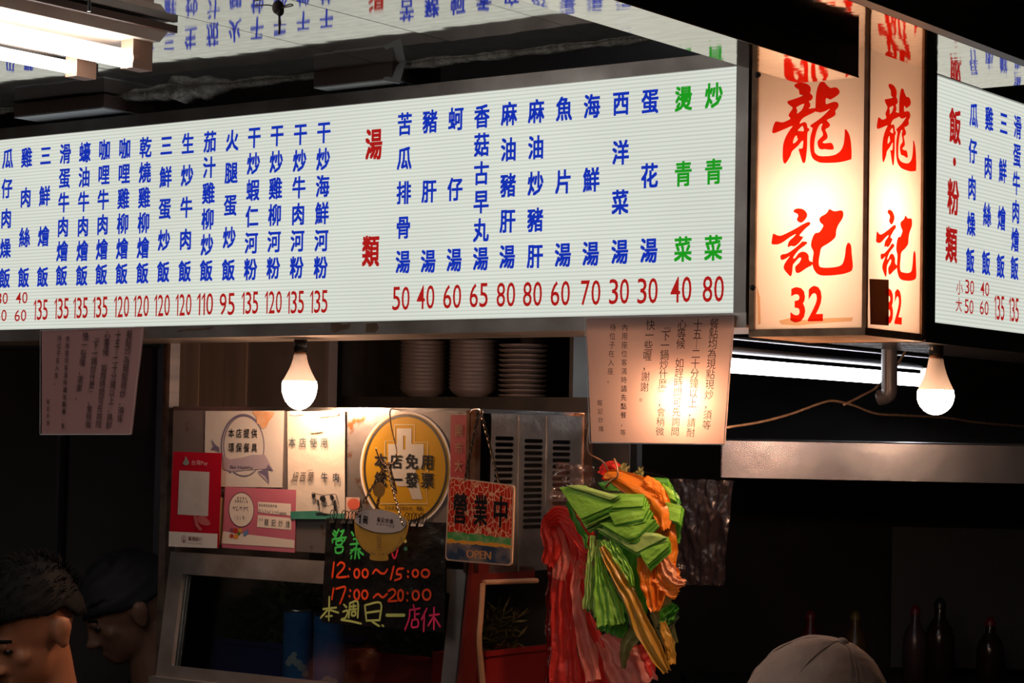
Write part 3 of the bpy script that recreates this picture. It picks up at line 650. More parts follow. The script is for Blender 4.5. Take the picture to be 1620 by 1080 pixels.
# pink certificate
r, f, fn, inv = sheet('hygiene_certificate', 'pink certificate with a white oval and two handwritten white boxes, low on the board', 'notice', BOARD, [(356, 769.5), (468, 774.5), (466, 874), (351, 866)], mat('pink glossy print', (.42, .10, .15), .3, var=(.46, .16, .20), vscale=5, coat=.6), .006)
WPR = mat('ivory print', (.62, .54, .47), .35)
g = MB(); g.flat([crq(ell(528, 760, 84, 116, 36))], .0004); g.build('white_oval', WPR, r)
g = MB(); c_ = crq(ell(528, 760, 85, 117, 36)); ribbon(g, c_ + c_[:1], .0012, .0006, False, False); g.build('oval_outline', INK, r)
for q in ([(642, 706), (866, 720), (866, 802), (642, 778)], [(640, 797), (868, 818), (868, 898), (634, 878)]):
    g = MB(); g.flat([crq(q)], .0004); g.build('white_box', WPR, r)
g = MB(); g.flat([crq([(402, 908), (890, 968), (888, 1022), (390, 990)])], .0004); g.build('foot_band', WPR, r)
g = MB(); line_text(g, '食品衛生', f, CR(505, 680), CR(560, 684), .0048, .0058, .0008); line_text(g, '管理衛生人員', f, CR(490, 702), CR(568, 706), .0048, .0058, .0008); line_text(g, '食品業者登錄字號', f, CR(654, 728), CR(765, 736), .0052, .0062, .0008); line_text(g, '店名', f, CR(654, 826), CR(672, 828), .0050, .0062, .0008)
g.build('small_print', INK, r)
g = MB(); line_text(g, '龍記炒燴', f, CR(700, 845), CR(845, 860), .0120, .0150, .0008); line_text(g, '(32号)', f, CR(490, 812), CR(558, 818), .0056, .0090, .0008)
for st in [[(475, 735), (482, 765)], [(468, 748), (492, 742)], [(500, 735), (495, 765), (510, 760)], [(520, 735), (530, 765)], [(515, 750), (538, 742)], [(550, 735), (548, 770)], [(540, 750), (575, 742)], [(560, 745), (575, 768)],
           [(645, 782), (652, 755), (660, 782)], [(668, 760), (680, 780)], [(690, 762), (692, 782)], [(700, 765), (715, 780), (730, 765)], [(745, 768), (742, 785)], [(757, 775), (768, 776)], [(778, 768), (777, 788)]]: ribbon(g, [f.uv(*CR(*p)) for p in st], .0009, .0008)
for x in (792, 802, 812, 822, 832): c_ = crq(ell(x, 784 + (x - 792) * .06, 4, 6, 10)); ribbon(g, c_ + c_[:1], .0007, .0008, False, False)
g.build('handwriting', INK, r)
for (x, y, rr, c_, nm) in [(488, 905, 18, (.35, .03, .02), 'red'), (465, 900, 16, (.20, .06, .10), 'plum'), (492, 945, 16, (.62, .22, .03), 'orange'), (462, 940, 15, (.35, .05, .02), 'brick'), (520, 900, 14, (.45, .28, .04), 'yellow'), (512, 925, 11, (.08, .14, .02), 'green')]:
    MB().flat([crq(ell(x, y, rr, rr * 1.05, 14))], .0009 + rr * 1e-6).build('printed_fruit', mat(nm + ' fruit print', c_, .4), r)
g = MB(); g.flat([crq([(540, 915), (572, 895), (578, 925), (545, 945)])], .0009); g.build('printed_box', mat('blue print', (.10, .18, .30), .4), r)
# yellow strip between placard and certificate
r, f, fn, inv = sheet('yellow_label', 'narrow pale yellow label strip between the red placard and the pink certificate', 'label', BOARD, [(349, 786), (354.5, 787), (352, 862), (346, 861)], mat('pale yellow paper', (.50, .40, .22), .5), .003)
# yellow oval
r, f, fn, inv = sheet('tax_exemption_sticker', 'large yellow oval sticker with a black ring, right of the cow notice', 'sticker', BOARD, [(565, 648), (715, 648), (715, 832), (565, 832)], CREAM, .002)
for ch in list(r.children): bpy.data.objects.remove(ch)
YEL = mat('amber yellow print', (.42, .23, .015), .3, var=(.36, .19, .012), vscale=6, coat=.6)
E3 = lambda x, y: (500 + x / 4.32, 630 + y / 4.32)
MB().flat([[f.uv(*p) for p in ell(642, 741, 72.5, 91, 56)]], 0, -.001).build('white_rim', WPR, r)
MB().flat([[f.uv(*p) for p in ell(642, 741, 69, 87, 56)]], .0005).build('yellow_face', YEL, r)
g = MB(); c_ = [f.uv(*p) for p in ell(642, 741, 65, 84, 56)]; ribbon(g, c_ + c_[:1], .0048, .0010, False, False); g.build('black_ring', INK, r)
PALE = mat('pale yellow print', (.46, .37, .20), .4); WH2 = mat('greyish white print', (.40, .36, .30), .4)
g = MB(); o1 = [(540, 180), (675, 180), (675, 300), (765, 300), (765, 500), (745, 500), (765, 720), (440, 720), (470, 600), (475, 290), (540, 290)]
c_ = [f.uv(*E3(*p)) for p in o1]; ribbon(g, c_ + c_[:1], .0020, .0012, False, False); g.build('emblem_outline', PALE, r)
g = MB(); g.flat([[f.uv(*E3(*p)) for p in [(555, 205), (655, 205), (655, 312), (738, 312), (738, 480), (680, 480), (730, 690), (660, 690), (630, 600), (560, 600), (495, 480), (495, 312), (555, 312)]],
    [f.uv(*E3(*p)) for p in [(598, 255), (614, 255), (614, 350), (598, 350)]]], .0010); g.build('emblem', WH2, r)
g = MB()
for s, y, x0, x1 in (('本店免用', 430, 445, 765), ('統一發票', 556, 445, 765)): line_text(g, s, f, E3(x0, y - 4), E3(x1, y + 4), .0315, .0300, .0018, .026)
line_text(g, '財政部臺北國稅局', f, E3(482, 746), E3(650, 750), .0068, .0080, .0018); line_text(g, '製發', f, E3(700, 751), E3(720, 752), .0068, .0080, .0018, .02)
g.build('lettering', INK, r)
# red couplet strip
r, f, fn, inv = sheet('red_couplet', 'narrow vertical red paper strip with pale gold characters, beside the yellow oval', 'paper', BOARD, [(713, 656), (740, 656), (737.5, 780), (712, 778)], mat('crimson paper', (.30, .012, .015), .5, var=(.24, .01, .012), vscale=12), .004)
g = MB(); line_text(g, '開市大', f, E3(978, 218), E3(975, 460), .019, .0235, .0012, .008); q = f.uv(*E3(975, 572)); put(g, '吉', q[0], q[1], .019, .0235, .0012); g.build('lettering', mat('dull gold ink', (.55, .35, .18), .5), r)
# small round red sticker low between the sheets
r, f, fn, inv = sheet('small_red_sticker', 'small pinkish card with a round red print, just above the black hours board', 'sticker', BOARD, [(547, 786), (569, 787), (569, 822), (547, 821)], mat('salmon card', (.52, .34, .26), .4), .003)
MB().flat([[f.uv(*p) for p in ell(560, 797, 10, 9, 18)]], .0008).build('red_dot', mat('faded red print', (.50, .10, .06), .4), r)

# ---------------------------------------------------------------- black hours board hanging in front of the glass
HB = Frame(SL.hit(508.5, 984, .03), SL.u, (SL.v * 1.0))
q = [HB.uv(*p) for p in [(516.7, 819), (706, 826.5), (703, 1000.6), (508.5, 984)]]; fn, inv = quadmap(q)
r = thing('opening_hours_board', 'black plastic wrapped board with fluorescent opening hours, hanging on binder clips', 'board', HB)
def wav(a, b, z=0): return (*fn(a, b), z + .0025 * noise.noise((a * 4, b * 4, 2)) + .0012 * noise.noise((a * 11, b * 11, 5)))
m = MB(); m.grid(lambda a, b: wav(a, b), 40, 40); m.grid(lambda a, b: wav(1 - a, b, -.004), 20, 20)
m.build('board', mat('glossy black wrap', (.010, .009, .009), .28, 0, bump=.5, bscale=35, coat=.4), r, True)
K5 = lambda x, y: HB.uv(480 + x / 4.91, 800 + y / 4.91)
def strokes(name, lst, w, mt, dy=0):
    g = MB()
    for st in lst: ribbon(g, [K5(x, y + dy) for x, y in st], w, .0040)
    g.build(name, mt, r)
def O(cx, cy, rx, ry): return [(cx + rx * math.sin(a * math.pi / 5), cy - ry * math.cos(a * math.pi / 5)) for a in range(11)]
def marker(name, c): return mat(name, c, .5, em=None)
ORG = marker('orange red chalk marker', (.92, .075, .012)); GRN = marker('green chalk marker', (.05, .55, .10)); YGR = marker('lime chalk marker', (.55, .62, .18)); MAG = marker('magenta chalk marker', (.80, .03, .14))
strokes('green_writing', [[(250, 195), (270, 220)], [(285, 185), (255, 248)], [(300, 200), (322, 192)], [(325, 190), (298, 248)], [(240, 215), (262, 245)], [(236, 262), (342, 245)], [(238, 262), (236, 285)], [(338, 247), (326, 275)], [(265, 275), (310, 270), (306, 300), (268, 303), (265, 275)], [(285, 305), (280, 320)], [(258, 325), (315, 320), (308, 360), (265, 365), (258, 325)],
    [(385, 205), (400, 232)], [(400, 260), (455, 250)], [(375, 300), (470, 290)], [(425, 240), (425, 290), (410, 410)], [(408, 330), (375, 370)], [(425, 335), (475, 380)], [(380, 345), (450, 335)], [(385, 390), (380, 410)], [(435, 365), (445, 408)]], .0040, GRN)
strokes('time_writing', [[(248, 440), (235, 555)], [(275, 462), (300, 440), (328, 455), (320, 490), (268, 552), (345, 552)], [(368, 488), (372, 494)], [(358, 545), (362, 551)], O(425, 525, 20, 34), O(490, 525, 22, 32), [(550, 525), (575, 495), (610, 522), (640, 525), (662, 495)],
    [(712, 472), (688, 572)], [(785, 488), (745, 492), (735, 530), (765, 535), (765, 562), (720, 580)], [(822, 508), (826, 514)], [(820, 548), (824, 554)], O(880, 525, 22, 28), O(958, 525, 30, 30)], .0042, ORG)
strokes('time_writing', [[(245, 640), (232, 725)], [(265, 645), (335, 630), (322, 690), (295, 760)], [(373, 655), (377, 662)], [(366, 700), (370, 706)], O(425, 690, 20, 38), O(487, 690, 22, 33), [(555, 712), (590, 685), (625, 712), (660, 685)],
    [(672, 662), (702, 648), (725, 668), (712, 700), (668, 740), (738, 738)], O(765, 695, 20, 42), [(817, 676), (821, 682)], [(814, 732), (818, 738)], O(883, 695, 25, 36), O(968, 690, 30, 40)], .0042, ORG)
strokes('lime_writing', [[(165, 802), (265, 790)], [(212, 708), (208, 890)], [(205, 800), (145, 870)], [(218, 810), (282, 830)], [(185, 860), (232, 855)], [(325, 768), (345, 788)], [(318, 822), (355, 815), (338, 868), (302, 885), (370, 895), (458, 915)], [(372, 765), (362, 868)], [(370, 757), (432, 745), (432, 868)], [(382, 782), (418, 778)], [(400, 765), (399, 805)], [(378, 806), (420, 802)], [(385, 826), (414, 822), (412, 850), (388, 852), (385, 826)],
    [(488, 775), (500, 890)], [(490, 772), (610, 755), (602, 890)], [(495, 832), (600, 817)], [(500, 892), (602, 888)], [(545, 900), (600, 935)], [(622, 928), (632, 934)]], .0040, YGR)
strokes('lime_dash', [[(658, 850), (792, 850)]], .0062, YGR)
strokes('magenta_writing', [[(865, 772), (870, 792)], [(835, 810), (915, 797)], [(838, 810), (830, 880), (800, 962)], [(875, 800), (876, 882)], [(875, 845), (908, 840)], [(855, 888), (852, 940), (900, 935), (896, 884), (855, 888)], [(968, 800), (928, 882)], [(950, 850), (944, 975)], [(990, 852), (1065, 842)], [(1025, 790), (1024, 960)], [(1020, 862), (980, 930)], [(1030, 870), (1072, 938)], [(695, 362), (720, 410), (748, 320)]], .0038, MAG)
g = MB(); g.flat([[K5(x, y) for x, y in ell(802, 275, 12, 15)]], .0042); g.build('lime_dot', YGR, r)
g = MB(); g.flat([[K5(x, y) for x, y in ell(805, 335, 15, 16)]], .0042); g.build('green_dot', mat('dull green marker', (.03, .22, .14), .5), r)
CLIPW = mat('black clip wire', (.02, .018, .018), .35, .6)
for x in (527, 545, 556, 566, 645, 656, 668): # binder clips along the top edge
    nth = {527: 'leftmost black binder clip on the top edge of the black hours board', 545: 'second black binder clip from the left on the black hours board', 556: 'third black binder clip from the left, just left of the yellow bowl sign', 566: 'fourth black binder clip from the left, partly behind the yellow bowl sign', 645: 'black binder clip just right of the yellow bowl sign', 656: 'middle one of three black binder clips right of the yellow bowl sign', 668: 'rightmost black binder clip on the top edge of the black hours board'}[x]
    a_ = HB.uv(x, 822 + (x - 517) * .04); c = thing('binder_clip', nth, 'clip', HB, 'binder clips along the black hours board')
    MB().hexa([(a_[0] - .006, a_[1] - .006, -.006), (a_[0] + .006, a_[1] - .006, -.006), (a_[0] + .006, a_[1] + .003, -.003), (a_[0] - .006, a_[1] + .003, -.003), (a_[0] - .006, a_[1] - .006, .0045), (a_[0] + .006, a_[1] - .006, .0045), (a_[0] + .006, a_[1] + .003, .001), (a_[0] - .006, a_[1] + .003, .001)]).build('clip_body', BLACK_PL, c)
    for s_ in (-1, 1):
        MB().tube(smooth_line([(a_[0] - .003, a_[1], .0 + s_ * .003), (a_[0] - .0055, a_[1] + .012, s_ * .004), (a_[0], a_[1] + .019, s_ * .005), (a_[0] + .0055, a_[1] + .012, s_ * .004), (a_[0] + .003, a_[1], s_ * .003)]), .0008, 5).build('wire_handle', CLIPW, c)

# ---------------------------------------------------------------- hanging signs on chains
def chain(parent, M, a, b, m, step=.0062, r=.0010, sag=.0):
    a, b = Vector(a), Vector(b); n = max(2, int((b - a).length / step)); d = (b - a).normalized(); mb = MB()
    for i in range(n + 1):
        t = i / n; p = a.lerp(b, t) + Vector((0, -sag * math.sin(math.pi * t), 0)); e = d.cross(Vector((0, 0, 1))).normalized() if i % 2 else Vector((0, 0, 1))
        e = (e - e.dot(d) * d).normalized()
        ring_ = [p + d * math.cos(k * math.pi / 4) * step * .78 + e * math.sin(k * math.pi / 4) * step * .42 for k in range(9)]
        mb.tube(ring_, r, 4, False)
    o = mb.build('chain', m, parent, kind='stuff')
    if M: o.matrix_local = M
    return o
CHAINM = mat('dark chain metal', (.10, .07, .05), .35, .9); BALLM = mat('bright ball chain', (.6, .48, .38), .25, 1)
# OPEN sign
OPp = pL(757, 800, depth(BOARD.hit(744, 700)) - .10)
OS = OPp.turned((704, 886), (809.5, 895)); Q = [OS.uv(*p) for p in [(709.6, 754), (813.6, 767.6), (809.5, 895), (704, 886)]]
fn, inv = quadmap(Q)
r = thing('open_sign', 'small red speckled OPEN sign tilted on chains at the cabinet corner', 'sign', OS)
def rr(x0, y0, x1, y1, rad=.05, n=5):
    out = []
    for cx, cy, a0 in ((x1 - rad, y1 - rad, 0), (x0 + rad, y1 - rad, 90), (x0 + rad, y0 + rad, 180), (x1 - rad, y0 + rad, 270)):
        for k in range(n + 1): t = math.radians(a0 + 90 * k / n); out.append((cx + rad * math.cos(t), cy + rad * math.sin(t)))
    return out
MB().flat([[fn(*p) for p in rr(0, 0, 1, 1)]], 0, -.004).build('plate', mat('peach plastic plate', (.70, .42, .28), .3, coat=.3), r)
SPOT = bpy.data.materials.new('red spots on peach'); SPOT.use_nodes = True; nt = SPOT.node_tree; N = nt.nodes.new
tc = N('ShaderNodeTexCoord'); vo = N('ShaderNodeTexVoronoi'); vo.feature = 'DISTANCE_TO_EDGE'; vo.inputs['Scale'].default_value = 88
mp = N('ShaderNodeMapping'); mp.inputs['Scale'].default_value = (1.25, .85, 0); nt.links.new(tc.outputs['Object'], mp.inputs[0]); nt.links.new(mp.outputs[0], vo.inputs['Vector'])
cr = N('ShaderNodeValToRGB'); cr.color_ramp.elements[0].position = .045; cr.color_ramp.elements[0].color = (.80, .40, .22, 1); cr.color_ramp.elements[1].position = .065; cr.color_ramp.elements[1].color = (.60, .022, .010, 1)
nt.links.new(vo.outputs['Distance'], cr.inputs[0]); nt.links.new(cr.outputs[0], nt.nodes['Principled BSDF'].inputs[0]); nt.nodes['Principled BSDF'].inputs['Roughness'].default_value = .3
random.seed(3)
def band(y0, y1, a0=.0, a1=.0, n=22):
    up = [(1 - .02 - i / n * .96, y1 + random.uniform(-a1, a1)) for i in range(n + 1)]; lo = [(.02 + i / n * .96, y0 + random.uniform(-a0, a0)) for i in range(n + 1)]
    return [fn(*p) for p in lo + up]
top_ = [p for p in rr(.02, .0, .98, .985) if p[1] > .5]
MB().flat([[fn(*p) for p in [(.02, .28), (.98, .28)] + top_]], .0004).build('spotted_field', SPOT, r)
MB().flat([band(.20, .345, 0, .012)], .0008).build('green_band', mat('green print band', (.07, .30, .07), .35, var=(.40, .42, .22), vscale=45, vcut=(.45, .7)), r)
MB().flat([band(.20, .255, 0, .012)], .0010).build('orange_band', mat('orange print band', (.80, .32, .04), .35), r)
lowr = [p for p in rr(.02, .02, .98, 1) if p[1] < .5]
MB().flat([[fn(*p) for p in lowr] + [fn(1 - .02 - i / 22 * .96, .215 + random.uniform(-.012, .012)) for i in range(23)]], .0013).build('blue_grey_field', mat('blue grey print', (.03, .05, .09), .35, var=(.34, .22, .17), vscale=22, vcut=(.42, .62)), r)
g = MB()
for ch, x, y in (('營', 728.5, 804), ('業', 761.5, 807), ('中', 793, 809)): q_ = OS.uv(x, y); bold(g, ch, *q_, .029, .054, .0022, .03, ink=True)
g.build('lettering', INK, r)
q_ = OS.uv(738.5, 881.5); q2_ = OS.uv(777, 885.5); g = MB()
for dx in (0, .0007, .0014): latin(g, 'OPEN', q_[0] + dx, q_[1], q2_[0] - q_[0], .0145, .0020)
g.build('lettering', mat('orange lettering', (.85, .38, .14), .4), r)
hk = OS.loc(OPp.hit(759, 652)); e1 = OS.loc(OPp.hit(735, 758)); e2 = OS.loc(OPp.hit(789, 766))
chain(r, None, (hk[0] - .004, hk[1], -.002), (e1[0], e1[1], -.002), CHAINM); chain(r, None, (hk[0] + .002, hk[1], -.002), (e2[0], e2[1], -.002), CHAINM)
hpt = [OS.loc(OPp.hit(x, y, w)) for x, y, w in ((744, 652, -.05), (748, 648, -.03), (758, 647, 0), (764, 652, .002), (760, 660, 0), (756, 656, 0))]
MB().tube(smooth_line(hpt), .0013, 6).build('hook', mat('bright wire', (.6, .55, .5), .3, 1), r)
# bowl shaped sign on an S hook
BP = pL(603, 800, depth(BOARD.hit(603, 800)) - .085)
BW = BP.turned((561, 815), (645, 829)); K8 = lambda x, y: BW.uv(540 + x / 8.307, 770 + y / 8.307)
r = thing('bowl_shaped_sign', 'flat yellow bowl shaped sign hanging from a wire hook before the black board', 'sign', BW)
outl = smooth_ring([(175, 395), (200, 345), (280, 305), (420, 290), (560, 300), (700, 340), (830, 410), (866, 480), (862, 560), (830, 680), (760, 780), (680, 850), (605, 890), (605, 930), (598, 965), (500, 972), (400, 960), (370, 935), (378, 880), (330, 850), (240, 760), (190, 650), (172, 520)])
MB().flat([[K8(*p) for p in outl]], 0, -.003).build('bowl_plate', mat('ochre yellow plastic', (.52, .30, .06), .35, var=(.48, .26, .04), vscale=20, coat=.4), r)
g = MB(); g.flat([[K8(*p) for p in smooth_ring([(178, 400), (205, 350), (285, 310), (420, 296), (560, 305), (700, 345), (825, 415), (858, 500), (780, 575), (620, 606), (440, 590), (290, 535), (195, 470)])]], .0006); g.build('white_rim_field', mat('pinkish white plastic', (.50, .42, .40), .35), r)
g = MB(); ribbon(g, [K8(*p) for p in [(176, 470), (290, 540), (440, 596), (620, 610), (780, 580), (862, 500)]], .0010, .0010)
q_ = K8(245, 420); bold(g, '1', q_[0], q_[1], .0050, .0150, .0012, .06, ink=True); q_ = K8(322, 430); bold(g, '碗', q_[0], q_[1], .0120, .0165, .0012, .03)
for i, ch in enumerate('龍記炒燴'): q_ = K8(495 + i * 56, 428 + i * 8); bold(g, ch, q_[0], q_[1], .0080, .0095, .0012, .02)
g.build('lettering', INK, r)
g = MB()
for i, ch in enumerate('產道牛肉燴飯'): q_ = K8(480 + i * 42, 484 + i * 7); put(g, ch, q_[0], q_[1], .0052, .0055, .0012)
for k in range(5): c_ = [K8(*p) for p in ell(498, 655 + k * 38, 28, 17, 14)]; ribbon(g, c_ + c_[:1], .0006, .0010, False, False)
for i, ch in enumerate('HIGHEST TAIWAN CLASSIC FOOD BOWL'):
    t = i / 31; a_ = math.pi * (1.07 + .86 * t); q_ = K8(500 + 300 * math.cos(a_), 590 - 295 * math.sin(a_)); put(g, ch, q_[0] + .002, q_[1], .0058, .0058, .0010) if ch != ' ' else None
g.build('small_lettering', mat('grey brown ink', (.10, .08, .07), .5), r)
hx = lambda x, y, w=0: BW.loc(BP.hit(x, y, w))
MB().tube(smooth_line([hx(*E3(x, y), w) for x, y, w in [(540, 72, -.07), (512, 75, -.045), (505, 120, -.01), (520, 220, 0), (545, 320, 0), (555, 400, 0), (530, 440, 0), (500, 450, 0), (455, 440, 0), (425, 390, 0), (408, 340, .005)]]), .0014, 6).build('wire_hook', mat('copper lit wire', (.7, .45, .3), .25, 1), r)
jn = hx(*E3(480, 450)); chain(r, None, (jn[0], jn[1], .002), (*K8(200, 380), .002), BALLM, .0045, .0011); chain(r, None, (jn[0], jn[1], .002), (*K8(815, 480), .002), BALLM, .0045, .0011)
chain(r, None, (jn[0] - .006, jn[1] - .004, -.006), (*K8(440, 285), -.006), CHAINM, .006, .0012); chain(r, None, (jn[0] + .004, jn[1], -.004), (*K8(700, 60), -.004), CHAINM, .005, .0013)
MB().lathe([(.0001, -.001), (.014, -.001), (.014, .001), (.0001, .001)], (*K8(490, 40), -.001)).build('plastic_disc', mat('amber disc', (.45, .22, .06), .3), r)

# ================================================================== LAMPS
BULB_E = emit('glowing bulb dome', (1.0, .59, .37), K_BULB)
def bulb(label, fr, px, ytop, ysock, yneck, ydome, ybot, rpx, d, g='bare screw bulbs under the menu boxes'):
    base = P(px, ytop, d); B = Frame(base, (1, 0, 0), (0, 1, 0)); k = d / F
    z = lambda y: -(y - ytop) * k
    r = thing('light_bulb', label, 'light bulb', B, g); R_ = rpx * k
    MB().lathe([(.0001, z(ytop)), (.0125, z(ytop)), (.0125, z(ysock)), (.0001, z(ysock))], (0, 0, 0)).build('socket', BLACK_PL, r, True)
    pr = []
    for i in range(5): pr += [(.0105, z(ysock) - i * .0018), (.0118, z(ysock) - i * .0018 - .0009)]
    MB().lathe(pr, (0, 0, 0)).build('screw_cap', mat('copper tone cap', (.8, .5, .32), .3, 1), r)
    zn, zd = z(yneck), z(ydome); n = 8
    MB().lathe([(.0105, zn + .004)] + [(.0125 + (R_ * .97 - .0125) * (t / n) ** 1.5, zn + (zd - zn) * t / n) for t in range(n + 1)], (0, 0, 0), n=32).build('bulb_body', mat('white bulb body', (.80, .72, .66), .45, trans=.015), r, True)
    zc = zd - R_ * .30; H = zc - z(ybot)
    prof = [(R_ * .97, zd)] + [(R_ * math.cos(math.radians(a)), zc - H * math.sin(math.radians(a))) for a in range(0, 91, 10)]
    MB().lathe(prof, (0, 0, 0), n=32).build('bulb_dome', BULB_E, r, True)
    return r
bulb('lit bulb hanging over the cow notice on the display cabinet', MENU, 475.5, 537, 557, 562, 603, 648, 28, 4.14)
bulb('lit bulb under the right menu board, beside the grey elbow pipe', MENUR, 1481, 538, 562, 569, 617, 656, 29, 3.66)
BN = P(1062, 630, 3.83)
bulb('lit bulb hidden behind the pink laminated notice at the corner', MENU, 1106, 515, 555, 563, 608, 656, 29, depth(MENU.hit(1106, 634, -.050)))

TUBE_E = emit('white fluorescent glass', (1.0, .97, .93), K_TUBE); TUBE_E2 = emit('cool fluorescent glass', (.93, .95, 1.0), K_TUBE2)
t1 = cf.loc(hitz(200, 90, .616)); t2 = cf.loc(hitz(112, 104, .622))
FX = Frame(cf.W(t1[0], t1[1], -.003), -LW, RW)
r = thing('fluorescent_fixture', 'twin tube fluorescent ceiling fixture above the left part of the menu board', 'light fixture', FX)
dx = t2[0] - t1[0]; dy = t2[1] - t1[1]; HW = mat('warm white enamel', (.62, .52, .45), .35, 0, var=(.50, .38, .30), vscale=10)
m = MB(); m.add([(dx - .05, -1.3, -.028), (.030, -1.3, -.028), (.045, -1.3, -.001), (dx - .08, -1.3, -.001), (dx - .05, .045, -.028), (.030, .045, -.028), (.045, .06, -.001), (dx - .08, .06, -.001)], [(0, 1, 2, 3), (7, 6, 5, 4), (0, 4, 5, 1), (1, 5, 6, 2), (2, 6, 7, 3), (3, 7, 4, 0)])
m.build('housing', HW, r)
MB().box(.040, .050, -1.3, .065, -.012, 0).build('housing_lip', mat('brown lip', (.10, .05, .035), .5), r)
MB().box(dx * .5 - .014, dx * .5 + .014, -1.3, .03, -.05, -.028).build('centre_ridge', HW, r)
for (x, y, z_, rr_) in ((0, 0, -.060, .0150), (dx, dy, -.054, .0105)):
    MB().lathe([(.0001, 0), (rr_ * .7, 0), (rr_, .006), (rr_, 1.2), (rr_ * .7, 1.206), (.0001, 1.206)], (x, y, z_), (0, -1, 0)).build('tube', TUBE_E, r, True)
    c = MB(); c.box(x - .014, x + .014, y + .001, y + .045, z_ - .015, -.027); c.lathe([(.0001, 0), (rr_ * 1.05, 0), (rr_ * 1.05, .012), (.0001, .012)], (x, y + .013, z_), (0, -1, 0)); c.build('lamp_holder', mat('heat browned holder', (.45, .26, .18), .5), r)
MB().box(dx - .06, dx - .045, -.25, .14, -.05, -.028).build('side_bracket', DARK_STEEL, r)

# unseen copy of the fixture, added before the cabinet for more frontal light
FX2 = Frame(cf.W(t1[0] + .62, -1.55, -.006), -LW, RW)
r2 = thing('fluorescent_fixture', 'added unseen twin tube ceiling fixture in front of the cabinet, for frontal light', 'light fixture', FX2)
for ch in list(r.children):
    c = ch.copy(); col.objects.link(c); c.parent = r2

# kitchen tube on the right and the pipework round it
KT = pR(1165, 580, 4.5)
r = thing('kitchen_tube_light', 'long bright fluorescent tube in the kitchen behind the corner bulb', 'light fixture', KT)
ux = KT.uv(1462, 600)[0]; zt = [KT.uv(1165, 578), KT.uv(1462, 602)]
MB().lathe([(.0001, 0), (.012, 0), (.0155, .005), (.0155, ux + .35), (.0001, ux + .355)], (ux, zt[1][1] * .5 + zt[0][1] * .5, 0), (-1, 0, 0)).build('tube', TUBE_E2, r, True)
yk = (zt[0][1] + zt[1][1]) / 2
MB().tube([(-.36, yk + .032, .0), (ux - .02, yk + .032, .0)], .0075, 10).build('housing', mat('grey enamel', (.20, .19, .20), .4), r, True)
for x in (-.35, ux + .01): MB().box(x - .01, x + .012, yk - .010, yk + .03, -.010, .010).build('lamp_holder', HW, r)
for x in (.0, ux - .1): MB().box(x - .006, x + .006, yk + .085, yk + .55, -.006, .006).build('hanger', DARK_STEEL, r)
PF = pR(1407, 600, 4.2); p_ = lambda x, y: (*PF.uv(x, y), 0)
m = MB(); m.tube(smooth_line([p_(1407, 430), p_(1407, 520), p_(1407, 600), p_(1407, 618), (p_(1407, 626)[0], p_(1407, 626)[1], -.006), (p_(1407, 629)[0], p_(1407, 629)[1], -.022)], 6), .0155, 16)
o = m.build('elbow_pipe', mat('grey plastic pipe', (.07, .065, .075), .35), None, True); o.matrix_world = PF.m; tag(o, 'grey elbow pipe coming down in front of the kitchen tube light', 'pipe')
CF_ = pR(1300, 650, 4.05); c3 = lambda x, y, w=0: (*CF_.uv(x, y, w), w)
m = MB(); m.tube([(p[0], p[1], p[2]) for p in smooth_line([c3(1150, 676), c3(1200, 668), (c3(1250, 655)), c3(1300, 637), c3(1320, 634), c3(1350, 641), c3(1385, 654), c3(1430, 657), c3(1500, 661), c3(1545, 668), c3(1640, 676)])], .0023, 8)
m.tube([(p[0], p[1], p[2]) for p in smooth_line([c3(1335, 640), c3(1365, 625), c3(1392, 608), c3(1430, 560), c3(1450, 500)])], .0024, 8)
o = m.build('sagging_cord', mat('brown taped cord', (.22, .13, .08), .6, var=(.35, .24, .16), vscale=60, bump=.5), None, True); o.matrix_world = CF_.m; tag(o, 'brown cord sagging under the corner sign, past the kitchen tube light', 'cord')
RF = pR(1165, 535, 4.0)
o = MB().box(-.1, RF.uv(1480, 550)[0], -.001, .003, -.02, .0).build('angle_rail', STEEL); o.matrix_world = RF.m; tag(o, 'thin shiny steel rail running under the corner shop sign', 'rail')

# range hood with its steel apron
HD = Frame(P(1150, 755, 5.4), (math.cos(.15), -math.sin(.15), 0), ZW)
hx1 = HD.uv(1950, 755)[0]; hy = HD.uv(1150, 695)[1]; hx0 = HD.uv(1140, 755)[0]
r = thing('range_hood', 'long steel range hood apron across the dark kitchen under the right bulb', 'range hood', HD)
APRON = mat('satin steel apron', (.36, .37, .41), .22, .95, var=(.28, .28, .31), vscale=6, bump=.12, bscale=6)
MB().box(hx0, hx1, 0, hy, -.004, 0).build('apron', APRON, r)
MB().tube([(hx0, hy, 0), (hx1, hy, 0)], .003, 8).build('rolled_edge', STEEL, r)
sl = MB(); sl.add([(hx0, hy, -.002), (hx1, hy, -.002), (hx1, hy + .30, -.55), (hx0, hy + .30, -.55)], [(0, 1, 2, 3)]); sl.build('sloping_top', mat('greasy dark steel', (.16, .15, .15), .30, .9, var=(.10, .09, .085), vscale=5), r, solid=.003)
MB().box(hx0, hx0 + .004, 0, hy, -.8, 0).build('end_plate', DARK_STEEL, r)
MB().box(hx0, hx1, hy + .30, hy + .5, -.9, -.55).build('duct_box', DARK_STEEL, r)

